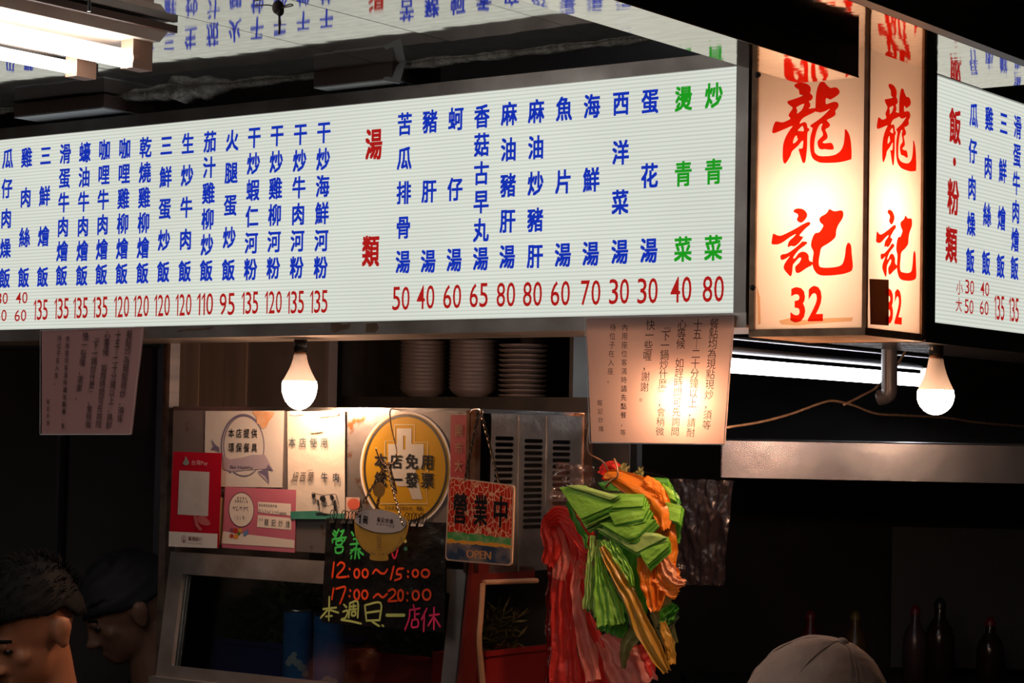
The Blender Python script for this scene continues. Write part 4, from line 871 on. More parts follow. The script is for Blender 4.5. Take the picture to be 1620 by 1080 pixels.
# dark bottles and shelf under the hood
SF = Frame(P(1440, 1085, 5.9), (1, 0, 0), ZW)
r = thing('kitchen_shelf', 'low dark kitchen counter with condiment bottles, far right', 'counter', SF)
MB().box(-.6, .9, -.03, 0, -.3, .15).build('shelf_board', DARK_STEEL, r); MB().box(-.58, .88, -SF.o.z, -.03, -.28, .1).build('cabinet_body', DARK_STEEL, r)
o = MB().box(0, .8, .02, .42, -.31, -.305).build('splash_panel', mat('dull blue grey sheet', (.055, .06, .07), .45, .3), r)
def bottle(x, h, rr_, body, cap, label):
    px = SF.uv(x, 1080); f = Frame(SF.W(px[0], .001, 0), (1, 0, 0), (0, 1, 0)); t = thing('condiment_bottle', label, 'bottle', f, 'bottles on the kitchen counter')
    MB().lathe([(.0001, .0), (rr_, 0), (rr_, h * .55), (rr_ * .85, h * .66), (rr_ * .38, h * .78), (rr_ * .36, h * .9)], (0, 0, 0), n=18).build('bottle_body', body, t, True)
    MB().lathe([(rr_ * .42, h * .88), (rr_ * .42, h * .93), (rr_ * .16, h), (.0001, h)], (0, 0, 0), n=14).build('cap', cap, t, True)
DKB = mat('dark brown glass', (.02, .008, .006), .2, 0); RDB = mat('red plastic bottle', (.08, .005, .005), .4); YLC = mat('yellow cap', (.14, .09, .015), .4); RDC = mat('red cap', (.13, .012, .01), .4)
bottle(1281, .20, .035, RDB, RDC, 'squat red squeeze bottle, leftmost of the dim kitchen bottles')
bottle(1352, .20, .034, mat('amber plastic bottle', (.07, .035, .01), .35), YLC, 'amber bottle with yellow cap, just above the beige cap')
bottle(1447, .22, .033, mat('clear dull bottle', (.05, .03, .03), .3), RDC, 'slim bottle with red cap, left of the tall brown bottle')
bottle(1486, .24, .040, DKB, BLACK_PL, 'tall dark brown glass bottle, tallest of the kitchen bottles')
bottle(1566, .19, .038, DKB, RDC, 'short dark bottle, rightmost of the dim kitchen bottles')

# ================================================================== PINK NOTICES
def notice(label, fr, px, m, ink, w=.009):
    root, f, fn, inv = sheet('laminated_notice', label, 'notice', fr, px, m, w, .0008, 'pink laminated notices under the menu board', 10, .004, True)
    # text positions were read off the right notice: unit square of that sheet
    qf, qi = quadmap([(928, -503), (1163, -498), (1148, -703), (936, -700)])
    asp = 1.0; W_ = Vector(fn(1, .5)) - Vector(fn(0, .5)); H_ = Vector(fn(.5, 1)) - Vector(fn(.5, 0)); lx, ly = W_.length, H_.length
    g = MB(); gb = MB()
    def colm(s, p0, p1, wpx, hpx, bold_=()):
        for i, ch in enumerate(s):
            if ch == ' ': continue
            t = i / (len(s) - 1); u, v = qi(p0[0] + (p1[0] - p0[0]) * t, -(p0[1] + (p1[1] - p0[1]) * t))
            cw, chh = wpx / 228, hpx / 201
            put(g, ch, u, v, cw, chh, .0058, mapf=fn)
            if i in bold_: put(g, ch, u + .0022, v, cw, chh, .0059, mapf=fn)
    colm('餐點均為現點現炒，須等', (1132.7, 512), (1121, 672), 14.5, 16.5)
    colm('十五｜二十分鐘以上，請耐', (1107, 513), (1095.6, 684), 14.5, 16.5)
    colm('心等候 如趕時間可先詢問', (1082, 513), (1071, 682), 14.5, 16.5)
    colm('﹃下一鍋炒什麼﹄，會稍微', (1057, 516), (1047, 682), 14.5, 16.5)
    colm('快一些喔，謝謝。', (1032, 514), (1021, 628), 14.5, 16.5)
    colm('內用座位客滿時請先點餐，等', (991.5, 518), (988.5, 684), 10, 11.5, (7, 8, 9, 10))
    colm('待位子在入座。', (972.7, 518), (968, 601), 10, 11.5)
    colm('龍記炒燴', (952, 637), (954, 678), 9, 10.5)
    g.build('lettering', ink, root)
    e = [fn(0, 0), fn(1, 0), fn(1, 1), fn(0, 1)]; g = MB(); ribbon(g, e + e[:1], .0022, .0056, False, False); g.build('laminate_edge', mat('laminate edge', (.72, .66, .66), .2, coat=.5), root)
    return root
PINK = bpy.data.materials.new('pink paper lit from behind'); PINK.use_nodes = True; nt = PINK.node_tree
b = nt.nodes['Principled BSDF']; b.inputs['Base Color'].default_value = (.60, .37, .32, 1); b.inputs['Roughness'].default_value = .3; b.inputs['Coat Weight'].default_value = .3
t = nt.nodes.new('ShaderNodeBsdfTranslucent'); t.inputs[0].default_value = (.78, .52, .42, 1); mx1 = nt.nodes.new('ShaderNodeMixShader'); mx1.inputs[0].default_value = .24
nt.links.new(b.outputs[0], mx1.inputs[1]); nt.links.new(t.outputs[0], mx1.inputs[2]); nt.links.new(mx1.outputs[0], nt.nodes['Material Output'].inputs[0])
INKF = film('printed black on laminate', (.10, .05, .04), .75)
notice('pink laminated notice glowing from the bulb behind it, by the shop sign', MENU, [(928, 503), (1163, 498), (1148, 703), (936, 700)], PINK, INKF)
notice('dim pink laminated notice taped under the left end of the menu board', MENU, [(67, 523), (229, 517), (209.5, 687), (66.6, 687)], mat('dim pink laminate', (.60, .32, .31), .22, coat=.8, bump=.15, bscale=6), mat('notice ink', (.05, .03, .03), .4))

# ================================================================== PLASTIC BAG BUNDLES
BG = pL(845, 1080, 3.95)
def bagmat(name, c, tr=.35, rough=.38, c2=None, bump=.6):
    m = mat(name, c, rough, 0, var=c2 or tuple(min(1, x * 1.25 + .01) for x in c), vscale=14, bump=bump, bscale=38, coat=.25)
    nt = m.node_tree; t = nt.nodes.new('ShaderNodeBsdfTranslucent'); t.inputs[0].default_value = (*c, 1); mx = nt.nodes.new('ShaderNodeMixShader'); mx.inputs[0].default_value = tr
    nt.links.new(nt.nodes['Principled BSDF'].outputs[0], mx.inputs[1]); nt.links.new(t.outputs[0], mx.inputs[2]); nt.links.new(mx.outputs[0], nt.nodes['Material Output'].inputs[0]); return m
REDB = bagmat('red bag film', (.88, .05, .035)); REDP = bagmat('pale red bag film', (.90, .25, .19)); GRNB = bagmat('green bag film', (.30, .66, .08)); GRNP = bagmat('pale green bag film', (.45, .68, .20))
GRND = bagmat('deep and shaded green bag film', (.07, .32, .025)); ORAB = bagmat('orange bag film', (.95, .27, .02)); OCHR = bagmat('ochre bag film', (.62, .34, .04)); OLIV = bagmat('olive bag film', (.30, .30, .10)); PEAB = bagmat('peach bag film', (.85, .42, .22))
B3 = lambda x, y: (820 + x / 3, 720 + y / 3)
def bag_strip(name, parent, m, path, widths, pleats=3, amp=.004, w0=0, seed=0, nx=28, ny=24, wob=.004, ragged=.006, px=B3, fr=BG):
    """one gathered strip of bag film; path in crop pixels (+ depth), widths in metres"""
    pts = [(*fr.uv(*px(p[0], p[1])), (p[2] if len(p) > 2 else 0) + w0) for p in path]
    pts = [Vector(p) for p in smooth_line(pts, 8)]; n = len(pts); Ls = [0]
    for i in range(1, n): Ls.append(Ls[-1] + (pts[i] - pts[i - 1]).length)
    rnd = random.Random(seed); ph = rnd.uniform(0, 6); kk = rnd.uniform(.8, 1.2)
    def at(t):
        s_ = t * Ls[-1]; i = 0
        while i < n - 2 and Ls[i + 1] < s_: i += 1
        f_ = (s_ - Ls[i]) / max(1e-6, Ls[i + 1] - Ls[i]); return pts[i].lerp(pts[i + 1], f_), (pts[i + 1] - pts[i]).normalized()
    def fn(a, b_):
        p, tn = at(b_); sd = Vector((tn.y, -tn.x, 0)); sd = sd.normalized() if sd.length > 1e-5 else Vector((1, 0, 0))
        k = b_ * (len(widths) - 1); i = min(int(k), len(widths) - 2); wd_ = widths[i] + (widths[i + 1] - widths[i]) * (k - i)
        s_ = (a - .5); wz = amp * math.sin(a * pleats * 2 * math.pi * kk + ph + 1.4 * noise.noise((a * 2, b_ * 3, seed)))
        wz += wob * noise.noise((a * 4 + seed, b_ * 6, seed * .7)) + wob * .5 * noise.noise((a * 13 + seed, b_ * 15, 2.))
        e = ragged * noise.noise((a * 14, seed, 1.)) * (1 if b_ > .93 else 0)
        q = p + sd * (s_ * wd_ + wob * .8 * noise.noise((b_ * 7, a * 3, seed + 9.))) - tn * e
        return (q.x, q.y, q.z + wz)
    mb = MB(); mb.grid(fn, nx, ny); return mb.build(name, m, parent, True)
def bag_stack(name, parent, m, quad, n, shift, w0=0, dz=.0016, seed=0, jit=2.2, curl=.003):
    """n folded bags lying on each other: quad and shift in crop pixels, first layer nearest"""
    rnd = random.Random(seed); mb = MB(); m2 = MB(); n = max(4, round(n * .62)); shift = (shift[0] * 1.9, shift[1] * 1.9)
    for i in range(n):
        mb_ = mb if i % 2 == 0 else m2
        q = [(x + shift[0] * i + rnd.uniform(-jit, jit), y + shift[1] * i + rnd.uniform(-jit, jit)) for x, y in quad]
        z = w0 - dz * i; q2 = [BG.uv(*B3(*p)) for p in q]; fn, inv = quadmap(q2); s_ = rnd.random() * 9; lift = rnd.uniform(-.0006, .0006)
        def g(a, b, o=0): return (*fn(a, b), z + o + curl * math.sin(a * 2.6 + b * 1.3) * .6 + .0010 * noise.noise((a * 3, b * 3, 1 + s_ * .02)) + lift)
        mb_.grid(lambda a, b: g(a, b), 6, 4); mb_.grid(lambda a, b: g(1 - a, b, -.0009), 6, 4)
    o = mb.build(name, m, parent)
    if m2.v: m2.build('shading_layers', GRND if m is not GRND else GRNB, o)  # alternate layers contrast in green: shade between the bags put into colour
    return o
# clear crinkled wrap behind the red bags
r = thing('clear_plastic_wrap', 'crinkled clear reddish plastic sleeve hanging over the vent slots beside the red bags', 'plastic', BG)
WRAPM = glass('crinkled clear film', (.88, .78, .76), 1.6, .14, bump=1, bscale=30, facing=.10, haze=.14, hazecol=(.5, .2, .15)); WRAPR = glass('dark red clear film', (.55, .07, .05), 1.5, .15, bump=1, bscale=26, facing=.08, haze=.45, hazecol=(.45, .015, .012))
bag_strip('clear_film', r, WRAPM, [(210, 40), (200, 160), (190, 330)], [.085, .10, .10], 2, .006, -.045, 3, wob=.012)
bag_strip('red_film', r, WRAPR, [(125, 300), (105, 520), (100, 800), (95, 1100)], [.05, .035, .030, .030], 2, .006, -.04, 4, wob=.010)
# red
r = thing('red_plastic_bags', 'bunch of red plastic carrier bags hanging left of the green ones', 'plastic bags', BG)
bag_strip('bag_knot', r, REDB, [(365, 95), (400, 70), (440, 85), (450, 120)], [.03, .035, .025], 2, .005, -.02, 5)
bag_strip('back_bag', r, mat('dark red bag film', (.35, .01, .01), .4), [(240, 190), (230, 260), (200, 330)], [.02, .045, .05], 2, .004, -.03, 6)
for i, (ex, ey) in enumerate([(140, 520), (185, 590), (225, 560), (275, 590), (312, 530), (340, 500)]):
    bag_strip('folded_bag', r, REDP if i in (1, 4) else REDB, [(150 + i * 22, 296 - (i % 3) * 8), (138 + i * 30, 350), ((ex * 2 + 215) / 3, (ey + 350) / 2), (ex, ey)], [.020, .036, .040, .028], 2.5, .0018, -.002 - .0035 * i if i else .002, 10 + i, wob=.003)
bag_strip('folded_bag', r, REDB, [(140, 320), (200, 285), (260, 330), (310, 400), (345, 450)], [.03, .036, .04, .038, .03], 5, .003, .004, 19)
bag_strip('hanging_bag', r, REDB, [(190, 540), (185, 700), (190, 880), (200, 1120)], [.045, .055, .060, .075], 3, .004, -.02, 21, ny=40)
bag_strip('hanging_bag', r, REDB, [(250, 560), (255, 760), (300, 900), (330, 1120)], [.03, .04, .06, .08], 2.5, .004, -.03, 22, ny=40)
bag_strip('pale_bag', r, REDP, [(262, 500), (265, 640), (285, 800), (320, 950), (345, 1070)], [.014, .018, .024, .034, .030], 1.2, .004, -.008, 23, ny=36)
bag_strip('hanging_bag', r, REDP, [(360, 860), (430, 940), (480, 1030), (520, 1120)], [.05, .075, .09, .10], 2.5, .006, -.025, 24, ny=30)
bag_strip('hanging_bag', r, REDB, [(540, 900), (560, 980), (585, 1065)], [.035, .045, .030], 1.5, .005, -.03, 25)
# orange
r = thing('orange_plastic_bags', 'orange plastic carrier bags folded in behind the green stacks', 'plastic bags', BG)
bag_strip('top_fold', r, ORAB, [(430, 100), (490, 110), (570, 150), (650, 190), (695, 260), (715, 350)], [.02, .035, .045, .055, .045, .02], 1.5, .005, .012, 30, ny=34, nx=30)
bag_strip('top_fold', r, ORAB, [(620, 130), (680, 170), (720, 230)], [.03, .035, .012], 1, .003, .018, 31)
bag_strip('lower_fold', r, ORAB, [(650, 440), (640, 540), (650, 640), (655, 735)], [.04, .058, .058, .020], 4, .004, .0, 32, ny=30)
bag_strip('lower_fold', r, ORAB, [(600, 480), (615, 600), (650, 740)], [.03, .03, .012], 2, .003, .006, 33)
bag_strip('lower_fold', r, ORAB, [(690, 550), (740, 620), (770, 640)], [.06, .055, .035], 4, .003, .004, 34)
bag_strip('inner_fold', r, ORAB, [(690, 300), (680, 420), (660, 520)], [.035, .055, .06], 2, .003, -.008, 38)
bag_strip('cuff', r, PEAB, [(700, 480), (725, 545), (760, 590), (805, 605)], [.018, .030, .022, .010], 2, .004, .010, 35)
bag_strip('ochre_bag', r, OCHR, [(430, 430), (490, 540), (560, 660), (620, 800), (690, 930), (740, 1020)], [.012, .022, .026, .034, .038, .018], 1.6, .005, .020, 36, ny=44)
bag_strip('ochre_bag', r, OCHR, [(690, 790), (720, 900), (735, 990)], [.012, .022, .015], 1, .003, .004, 37)
# green
def backing(r):
    bag_strip('inner_bag', r, GRND, [(560, 200), (520, 480), (470, 790)], [.10, .10, .075], 4, .004, -.022, 70)
    bag_strip('inner_bag', r, OLIV, [(600, 480), (630, 640), (670, 800), (700, 900)], [.05, .055, .05, .03], 2, .004, -.020, 71)
    bag_strip('inner_bag', r, GRND, [(640, 160), (690, 300), (700, 420)], [.06, .06, .04], 3, .004, -.016, 72)
    bag_strip('inner_bag', r, OLIV, [(330, 400), (330, 560), (340, 740)], [.03, .04, .03], 2, .004, -.018, 73)
r = thing('green_plastic_bags', 'large bundle of folded green plastic bags hanging at the cabinet corner', 'plastic bags', BG)
backing(r)
bag_strip('top_tuft', r, OLIV, [(440, 130), (480, 90), (515, 45)], [.02, .022, .012], 1, .003, .0, 40)
bag_strip('top_tuft', r, OLIV, [(540, 120), (575, 85), (580, 60)], [.02, .018, .008], 1, .003, -.004, 41)
bag_stack('bag_stack', r, GRND, [(500, 95), (705, 110), (715, 150), (505, 130)], 5, (1, 3), .0, seed=1)
bag_stack('bag_stack', r, GRNB, [(690, 130), (740, 170), (755, 215), (700, 190)], 6, (3, 3), .004, seed=2)
bag_stack('bag_stack', r, GRNB, [(705, 215), (785, 240), (775, 320), (690, 290)], 6, (1, 3), .008, seed=3)
bag_stack('bag_stack', r, GRND, [(395, 130), (440, 120), (480, 160), (420, 160)], 4, (2, 2), .010, seed=12)
bag_stack('bag_stack', r, GRNP, [(235, 155), (330, 165), (475, 285), (345, 345)], 7, (2, 4), .018, seed=4)
bag_stack('bag_stack', r, GRNB, [(250, 150), (370, 140), (500, 235), (350, 300)], 11, (1.0, 3.2), .036, seed=5)
bag_stack('bag_stack', r, GRNP, [(290, 142), (350, 140), (540, 190), (500, 210), (505, 212)][:4], 4, (1, 2), .042, seed=6)
bag_stack('bag_stack', r, GRNB, [(460, 180), (645, 185), (640, 240), (470, 250)], 12, (1, 4), .034, seed=7)
bag_stack('bag_stack', r, GRNB, [(480, 270), (665, 240), (640, 300), (500, 330)], 9, (1, 4), .031, seed=8)
bag_stack('bag_stack', r, GRNB, [(430, 320), (690, 300), (600, 385), (560, 400)], 9, (1, 4), .027, seed=9)
bag_stack('bag_stack', r, GRNP, [(405, 345), (690, 370), (735, 385), (590, 460)], 6, (.5, 4), .022, seed=10)
bag_stack('bag_stack', r, GRNB, [(600, 450), (735, 385), (740, 430), (640, 520)], 8, (.5, 4), .018, seed=11)
for i, (tx, ty, ex, ey, w1) in enumerate([(370, 380, 345, 730, .018), (395, 400, 400, 770, .026), (405, 480, 440, 805, .036), (415, 520, 490, 800, .034), (330, 560, 335, 745, .016), (385, 370, 372, 640, .016)]):
    bag_strip('hanging_strip', r, (GRNP, GRNP, GRNB, GRNB, OLIV, GRND)[i], [(tx, ty), ((tx * 2 + ex) / 3 - 4, (ty * 2 + ey) / 3), ((tx + 2 * ex) / 3, (ty + 2 * ey) / 3), (ex, ey)], [.010, w1 * .6, w1, w1 * 1.1], 3, .003, .010 - .003 * i + (.012 if i in (2, 3) else 0), 50 + i, ny=30)
bag_strip('hanging_strip', r, GRND, [(255, 215), (280, 290), (330, 380), (345, 440)], [.010, .012, .012, .008], 1, .002, .012, 57)
bag_strip('hanging_strip', r, OLIV, [(440, 440), (480, 560), (540, 690), (560, 800)], [.015, .03, .034, .02], 2, .004, .004, 58)
bag_strip('hanging_strip', r, GRNB, [(465, 400), (505, 480), (550, 560), (565, 620)], [.018, .024, .020, .008], 3, .003, .016, 59)
bag_strip('hanging_strip', r, GRNB, [(430, 400), (470, 470), (520, 560)], [.010, .016, .012], 2, .002, .018, 60)
bag_strip('hanging_strip', r, GRND, [(420, 740), (430, 800), (420, 850)], [.05, .066, .06], 3, .004, -.012, 61)
bag_strip('hanging_strip', r, GRND, [(690, 800), (700, 760), (745, 715)], [.020, .034, .014], 3, .004, -.004, 62)
bag_strip('hanging_strip', r, mat('grey green film', (.22, .30, .20), .35, bump=.6), [(650, 830), (700, 790), (745, 760)], [.012, .024, .012], 3, .004, -.008, 63)
bag_strip('hanging_strip', r, OLIV, [(560, 830), (510, 900), (490, 1010)], [.034, .026, .008], 1.5, .004, -.004, 64)
# hook that carries them, fixed to the cabinet corner post
HKF = BG; hk3 = lambda x, y, w: (*BG.uv(*B3(x, y), w), w)
sp_ = BG.loc(SIDE.W(sx1 + .015, -.02, .003))
o = MB().tube(smooth_line([sp_, hk3(330, -20, -.03), hk3(400, 30, -.01), hk3(432, 90, .0), hk3(428, 140, .012), hk3(415, 150, .018), hk3(440, 120, .03), hk3(470, 100, .03), hk3(468, 55, .03), hk3(455, 15, .03)]), .0018, 8).build('wire_hook', mat('rusty wire', (.35, .18, .10), .4, .8), None, True)
o.matrix_world = BG.m; tag(o, 'bent rusty wire hook poking out of the top of the bag bundle', 'hook')
# black bag
BB = pL(1068, 925, 4.35)
r = thing('black_plastic_bag', 'crinkled glossy black plastic bag hanging behind the green bags', 'plastic bag', BB)
q = [BB.uv(*p) for p in [(1060, 757), (1161, 760), (1146, 926), (1068, 925)]]; fn, inv = quadmap(q); m = MB()
def bbf(a, b): return (fn(a, b)[0], fn(a, b)[1] + .003 * noise.noise((a * 9, b, 3)), .010 * noise.noise((a * 3.5, b * 2.2, 1)) + .006 * noise.noise((a * 8, b * 5, 4)) + .003 * noise.noise((a * 18, b * 14, 7)))
m.grid(bbf, 50, 60); m.build('bag_film', mat('black bag film', (.035, .025, .028), .22, 0, bump=.5, bscale=30, coat=.4), r, True)
MB().tube(smooth_line([(*BB.uv(1062, 760), 0), (*BB.uv(1040, 752), -.005), (*BB.uv(1000, 745), -.01), (*BB.uv(950, 735), -.01)]), .0016, 6).build('carrying_wire', CLIPW, r)

# ================================================================== INSIDE THE CABINET
def in_cab(px, py, w): return BOARD.W(*BOARD.uv(px, py, w), w)
TRAYZ = BOARD.W(0, inner_y, 0).z + .001
def basket(name, label, px0, px1, py, w, dep, m, group=None, hgt=None):
    a = in_cab(px0, py, w); b_ = in_cab(px1, py, w); f = Frame((a.x, a.y, TRAYZ), -LW, RW) if False else Frame(Vector((a.x, a.y, TRAYZ)), -LW, RW)
    W_ = (b_ - a).dot(-LW); H_ = a.z - TRAYZ; r = thing(name, label, 'basket', f, group); t = .006
    MB().box(t, W_ - t, t, dep - t, 0, .004).build('bottom', m, r)
    for i, (x0, x1, y0, y1) in enumerate([(0, W_, 0, t), (0, W_, dep - t, dep), (0, t, t, dep - t), (W_ - t, W_, t, dep - t)]): MB().box(x0, x1, y0, y1, 0, H_).build('side', m, r)
    g = MB(); g.box(-.006, W_ + .006, -.006, t, H_, H_ + .008); g.box(-.006, W_ + .006, dep - t, dep + .006, H_, H_ + .008); g.box(-.006, t, t, dep - t, H_, H_ + .008); g.box(W_ - t, W_ + .006, t, dep - t, H_, H_ + .008); g.build('rim', m, r)
    return f, W_, H_
def greens(label, f, W_, dep, z0, hgt, n, seed, m, name='leafy_greens', leafw=.012):
    rnd = random.Random(seed); mb = MB()
    for i in range(n):
        x = rnd.uniform(.05, W_ - .05); y = rnd.uniform(.05, dep - .05); z = z0 + rnd.random() ** .7 * hgt * (1 - abs(x / W_ - .55) * .9)
        a = rnd.uniform(0, 6.28); e = rnd.uniform(-.5, .9); L_ = rnd.uniform(.02, .05); d = Vector((math.cos(a) * math.cos(e), math.sin(a) * math.cos(e), math.sin(e))); s_ = d.cross(Vector((rnd.uniform(-1, 1), rnd.uniform(-1, 1), 1))).normalized() * leafw * rnd.uniform(.5, 1.2)
        p = Vector((x, y, z)); mb.add([p, p + d * L_ * .5 + s_, p + d * L_, p + d * L_ * .5 - s_], [(0, 1, 2, 3)])
    o = mb.build(name, m, None); o.matrix_world = f.m; o['kind'] = 'stuff'; tag(o, label, 'vegetables'); return o
BLUEB = mat('dark blue basket plastic', (.03, .03, .16), .4); REDK = mat('red basket plastic', (.24, .012, .010), .4)
LEAF = mat('dark green leaves', (.03, .06, .02), .5, var=(.07, .11, .03), vscale=20)
f, W_, H_ = basket('blue_basket', 'dark blue plastic basket behind the glass, left of the blue cans', 312, 446, 1012, -.10, .25, BLUEB)
greens('mound of dark leafy greens in the blue basket behind the glass', f, W_, .25, H_ * .6, .13, 1500, 1, LEAF)
f, W_, H_ = basket('red_basket', 'red plastic basket behind the glass, under the hours board', 552, 686, 1034, -.10, .22, REDK)
greens('thin green shoots in the red basket under the hours board', f, W_, .22, H_ * .7, .07, 1000, 2, LEAF, leafw=.004)
def can(label, px, w, rr_, ytop, cl):
    a = in_cab(px, 1020, w); f = Frame(Vector((a.x, a.y, TRAYZ)), (1, 0, 0), (0, 1, 0)); h = in_cab(px, ytop, w).z - TRAYZ; t = thing('food_can', label, 'can', f, 'blue cans behind the glass')
    MB().lathe([(rr_, .003), (rr_, h - .004)], (0, 0, 0), n=32).build('printed_label', mat('blue can print', (.02, .13, .40), .3, var=(.03, .20, .50), vscale=12, coat=.4), t, True)
    MB().lathe([(.0001, h - .006), (rr_ * .94, h - .006), (rr_ * .97, h), (rr_ * 1.02, h), (rr_ * 1.01, h - .005), (rr_, h - .006)], (0, 0, 0), n=32).build('lid', STEEL, t, True)
    MB().lathe([(.0001, 0), (rr_ * 1.01, 0), (rr_ * 1.01, .004)], (0, 0, 0), n=32).build('base_rim', STEEL, t, True)
    d0 = math.atan2(-1, 0)
    def on(u, v): t_ = d0 + u / rr_; return ((rr_ + .0006) * math.cos(t_), (rr_ + .0006) * math.sin(t_), v)
    g = MB()
    for (cu, cv, q) in cl:
        g.grid(lambda a_, b_: on(cu + q * b_ * math.cos(a_ * 6.283), cv + q * .8 * b_ * math.sin(a_ * 6.283)), 14, 2)
    g.build('printed_clouds', mat('pale cloud print', (.40, .48, .52), .35), t)
can('blue printed can behind the glass, its front showing pale clouds', 471, -.045, .0295, 962, [(-.008, .052, .010), (.004, .045, .009), (.012, .036, .009), (-.016, .045, .008), (.020, .024, .008), (-.004, .062, .006)])
can('blue printed can behind the glass, half hidden by the hours board', 521, -.035, .0310, 968, [(.0, .020, .010), (-.012, .014, .008), (.012, .016, .009)])
# basket seen through the red framed side opening
SB_ = Frame(Vector((*SIDE.W(.035, 0, -.03).xy, TRAYZ)), RW, LW)
f2 = SB_; r = thing('red_basket', 'red plastic basket seen through the side opening near the red bags', 'basket', f2); H2 = .085
for (x0, x1, y0, y1) in [(0, .22, 0, .006), (0, .22, .12, .126), (0, .006, .006, .12), (.214, .22, .006, .12)]: MB().box(x0, x1, y0, y1, 0, H2).build('side', REDK, r)
MB().box(-.006, .226, -.006, .002, H2, H2 + .010).build('rim', REDK, r); MB().box(.006, .214, .006, .12, 0, .004).build('bottom', REDK, r)
greens('yellowish green stalks in the basket at the side opening', f2, .22, .12, .06, .10, 500, 5, mat('yellow green stalks', (.07, .07, .02), .5, var=(.16, .13, .05), vscale=20), 'leafy_stalks', .003)

# ================================================================== BEHIND: PLANK WALL, FRIDGE, SHELF WITH BOWLS
WP = pL(275, 648, 5.1)
r = thing('plank_panel', 'brownish wooden plank partition behind the left bulb', 'panel', WP)
xs = [WP.uv(x, 600)[0] for x in (275, 284, 316, 356, 391)]; wy0, wy1 = WP.uv(300, 700)[1], WP.uv(300, 500)[1]
for i in range(4):
    c_ = [(.13, .095, .075), (.42, .32, .27), (.30, .22, .175), (.26, .19, .155)][i]
    MB().box(xs[i] + .001, xs[i + 1] - .001, wy0, wy1, -.015, (.001, .004, .002, .0035)[i]).build('plank', mat('weathered plank %d' % i, c_, .6, 0, var=tuple(k * .7 for k in c_), vscale=30, stretch=(1, .06, 1)), r)
o = MB().box(WP.uv(391, 600)[0], WP.uv(519, 600)[0], wy0, wy1, -.02, -.002).build('metal_partition', mat('dim brown grey metal', (.24, .20, .19), .4, .4, var=(.17, .14, .13), vscale=6)); o.matrix_world = WP.m; tag(o, 'flat dim metal partition beside the planks, behind the left bulb', 'partition')
o = MB().box(WP.uv(519, 600)[0], WP.uv(524, 600)[0], wy0, wy1, -.02, .01).build('pale_post', mat('pale metal edge', (.30, .24, .22), .4, .6)); o.matrix_world = WP.m; tag(o, 'thin pale metal post between the partition and the dark shelf', 'post')
FR = pL(0, 1080, 5.6)
r = thing('refrigerator', 'tall dark steel refrigerator with two doors behind the left pink notice', 'refrigerator', FR)
X = lambda x, y=700: FR.uv(x, y)[0]; Y = lambda y, x=100: FR.uv(x, y)[1]
FRM = mat('dark fridge steel', (.17, .15, .155), .34, .6, var=(.12, .105, .11), vscale=2, bump=.05, bscale=2)
MB().box(X(-150), X(252), -FR.o.z + 0, Y(545), -.6, -.03).build('body', FRM, r)
for x0, x1 in ((-150, 93), (112, 246)):
    d_ = MB().box(X(x0), X(x1), Y(1300), Y(552), -.028, 0).build('door', FRM, r)
MB().box(X(96), X(101), Y(905), Y(560), -.01, .012).build('handle_strip', mat('bright edge', (.55, .52, .55), .3, 1), r)
for y in (922, 962): MB().box(X(93), X(124), Y(y + 3), Y(y - 3), -.01, .01).build('hinge', DARK_STEEL, r)
MB().box(X(-150), X(252), Y(551), Y(541), -.028, .004).build('reflection_strip', STEEL, r)  # steel strip put in for a thin line of reflected tube light
# shelf with bowl stacks
SH_ = pL(740, 632, 4.85)
r = thing('dish_shelf', 'dark steel dish shelf over the cabinet, carrying the bowl stacks', 'shelf', SH_)
X = lambda x: SH_.uv(x, 630)[0]
MB().box(X(535), X(935), -.045, 0, -.22, .0).build('shelf_board', BLACK_PL, r)
MB().box(X(535), X(935), -.045, .006, 0, .004).build('front_lip', DARK_STEEL, r)
MB().box(X(535), X(935), 0, .5, -.23, -.22).build('back_panel', mat('dark back panel', (.03, .026, .025), .5), r)
for x in (535, 900): MB().box(X(x), X(x) + .01, 0, .5, -.22, 0).build('side_panel', DARK_STEEL, r)
for x in (540, 925): MB().box(X(x), X(x) + .02, -2.0 - .0 + (0), -.045, -.2, -.18).build('leg', DARK_STEEL, r)
BOWLM = mat('dull pinkish melamine', (.17, .135, .13), .4)
def bowl_mesh(kind):
    R_ = .056; H_ = .03 if kind == 'bowl' else .012; m = MB()
    m.lathe([(.0001, 0), (R_ * .45, 0), (R_ * .5, .003), (R_ * .85, H_ * .55), (R_, H_), (R_ * .97, H_), (R_ * .8, H_ * .6), (R_ * .45, .005), (.0001, .005)], (0, 0, 0), n=28); return m
bmesh_bowl = bowl_mesh('bowl').build('melamine_bowl', BOWLM, None, True); bmesh_plate = bowl_mesh('plate').build('melamine_plate', BOWLM, None, True)
for si, (cx, nb, src, step) in enumerate([(637, 13, bmesh_bowl, .0088), (716, 13, bmesh_bowl, .0088), (795, 11, bmesh_plate, .0112)]):
    base = SH_.W(SH_.uv(cx, 615)[0], 0, -.075)
    where = ('left', 'middle', 'right')[si]
    for k in range(nb):
        o = src if k == 0 and si in (0, 2) else src.copy()
        if not (k == 0 and si in (0, 2)): col.objects.link(o)
        o.location = (base.x, base.y, base.z + .001 + k * step)
        kind = 'bowl' if si < 2 else 'plate'
        o_l = ('bottom' if k == 0 else 'top' if k == nb - 1 else ['', 'second', 'third', 'fourth', 'fifth', 'sixth', 'seventh', 'eighth', 'ninth', 'tenth', 'eleventh', 'twelfth'][k] + ' from the bottom')
        tag(o, f'dim pinkish {kind}, {o_l} of the {where} stack on the dark shelf', kind, f'{kind}s of the {where} stack on the dish shelf')

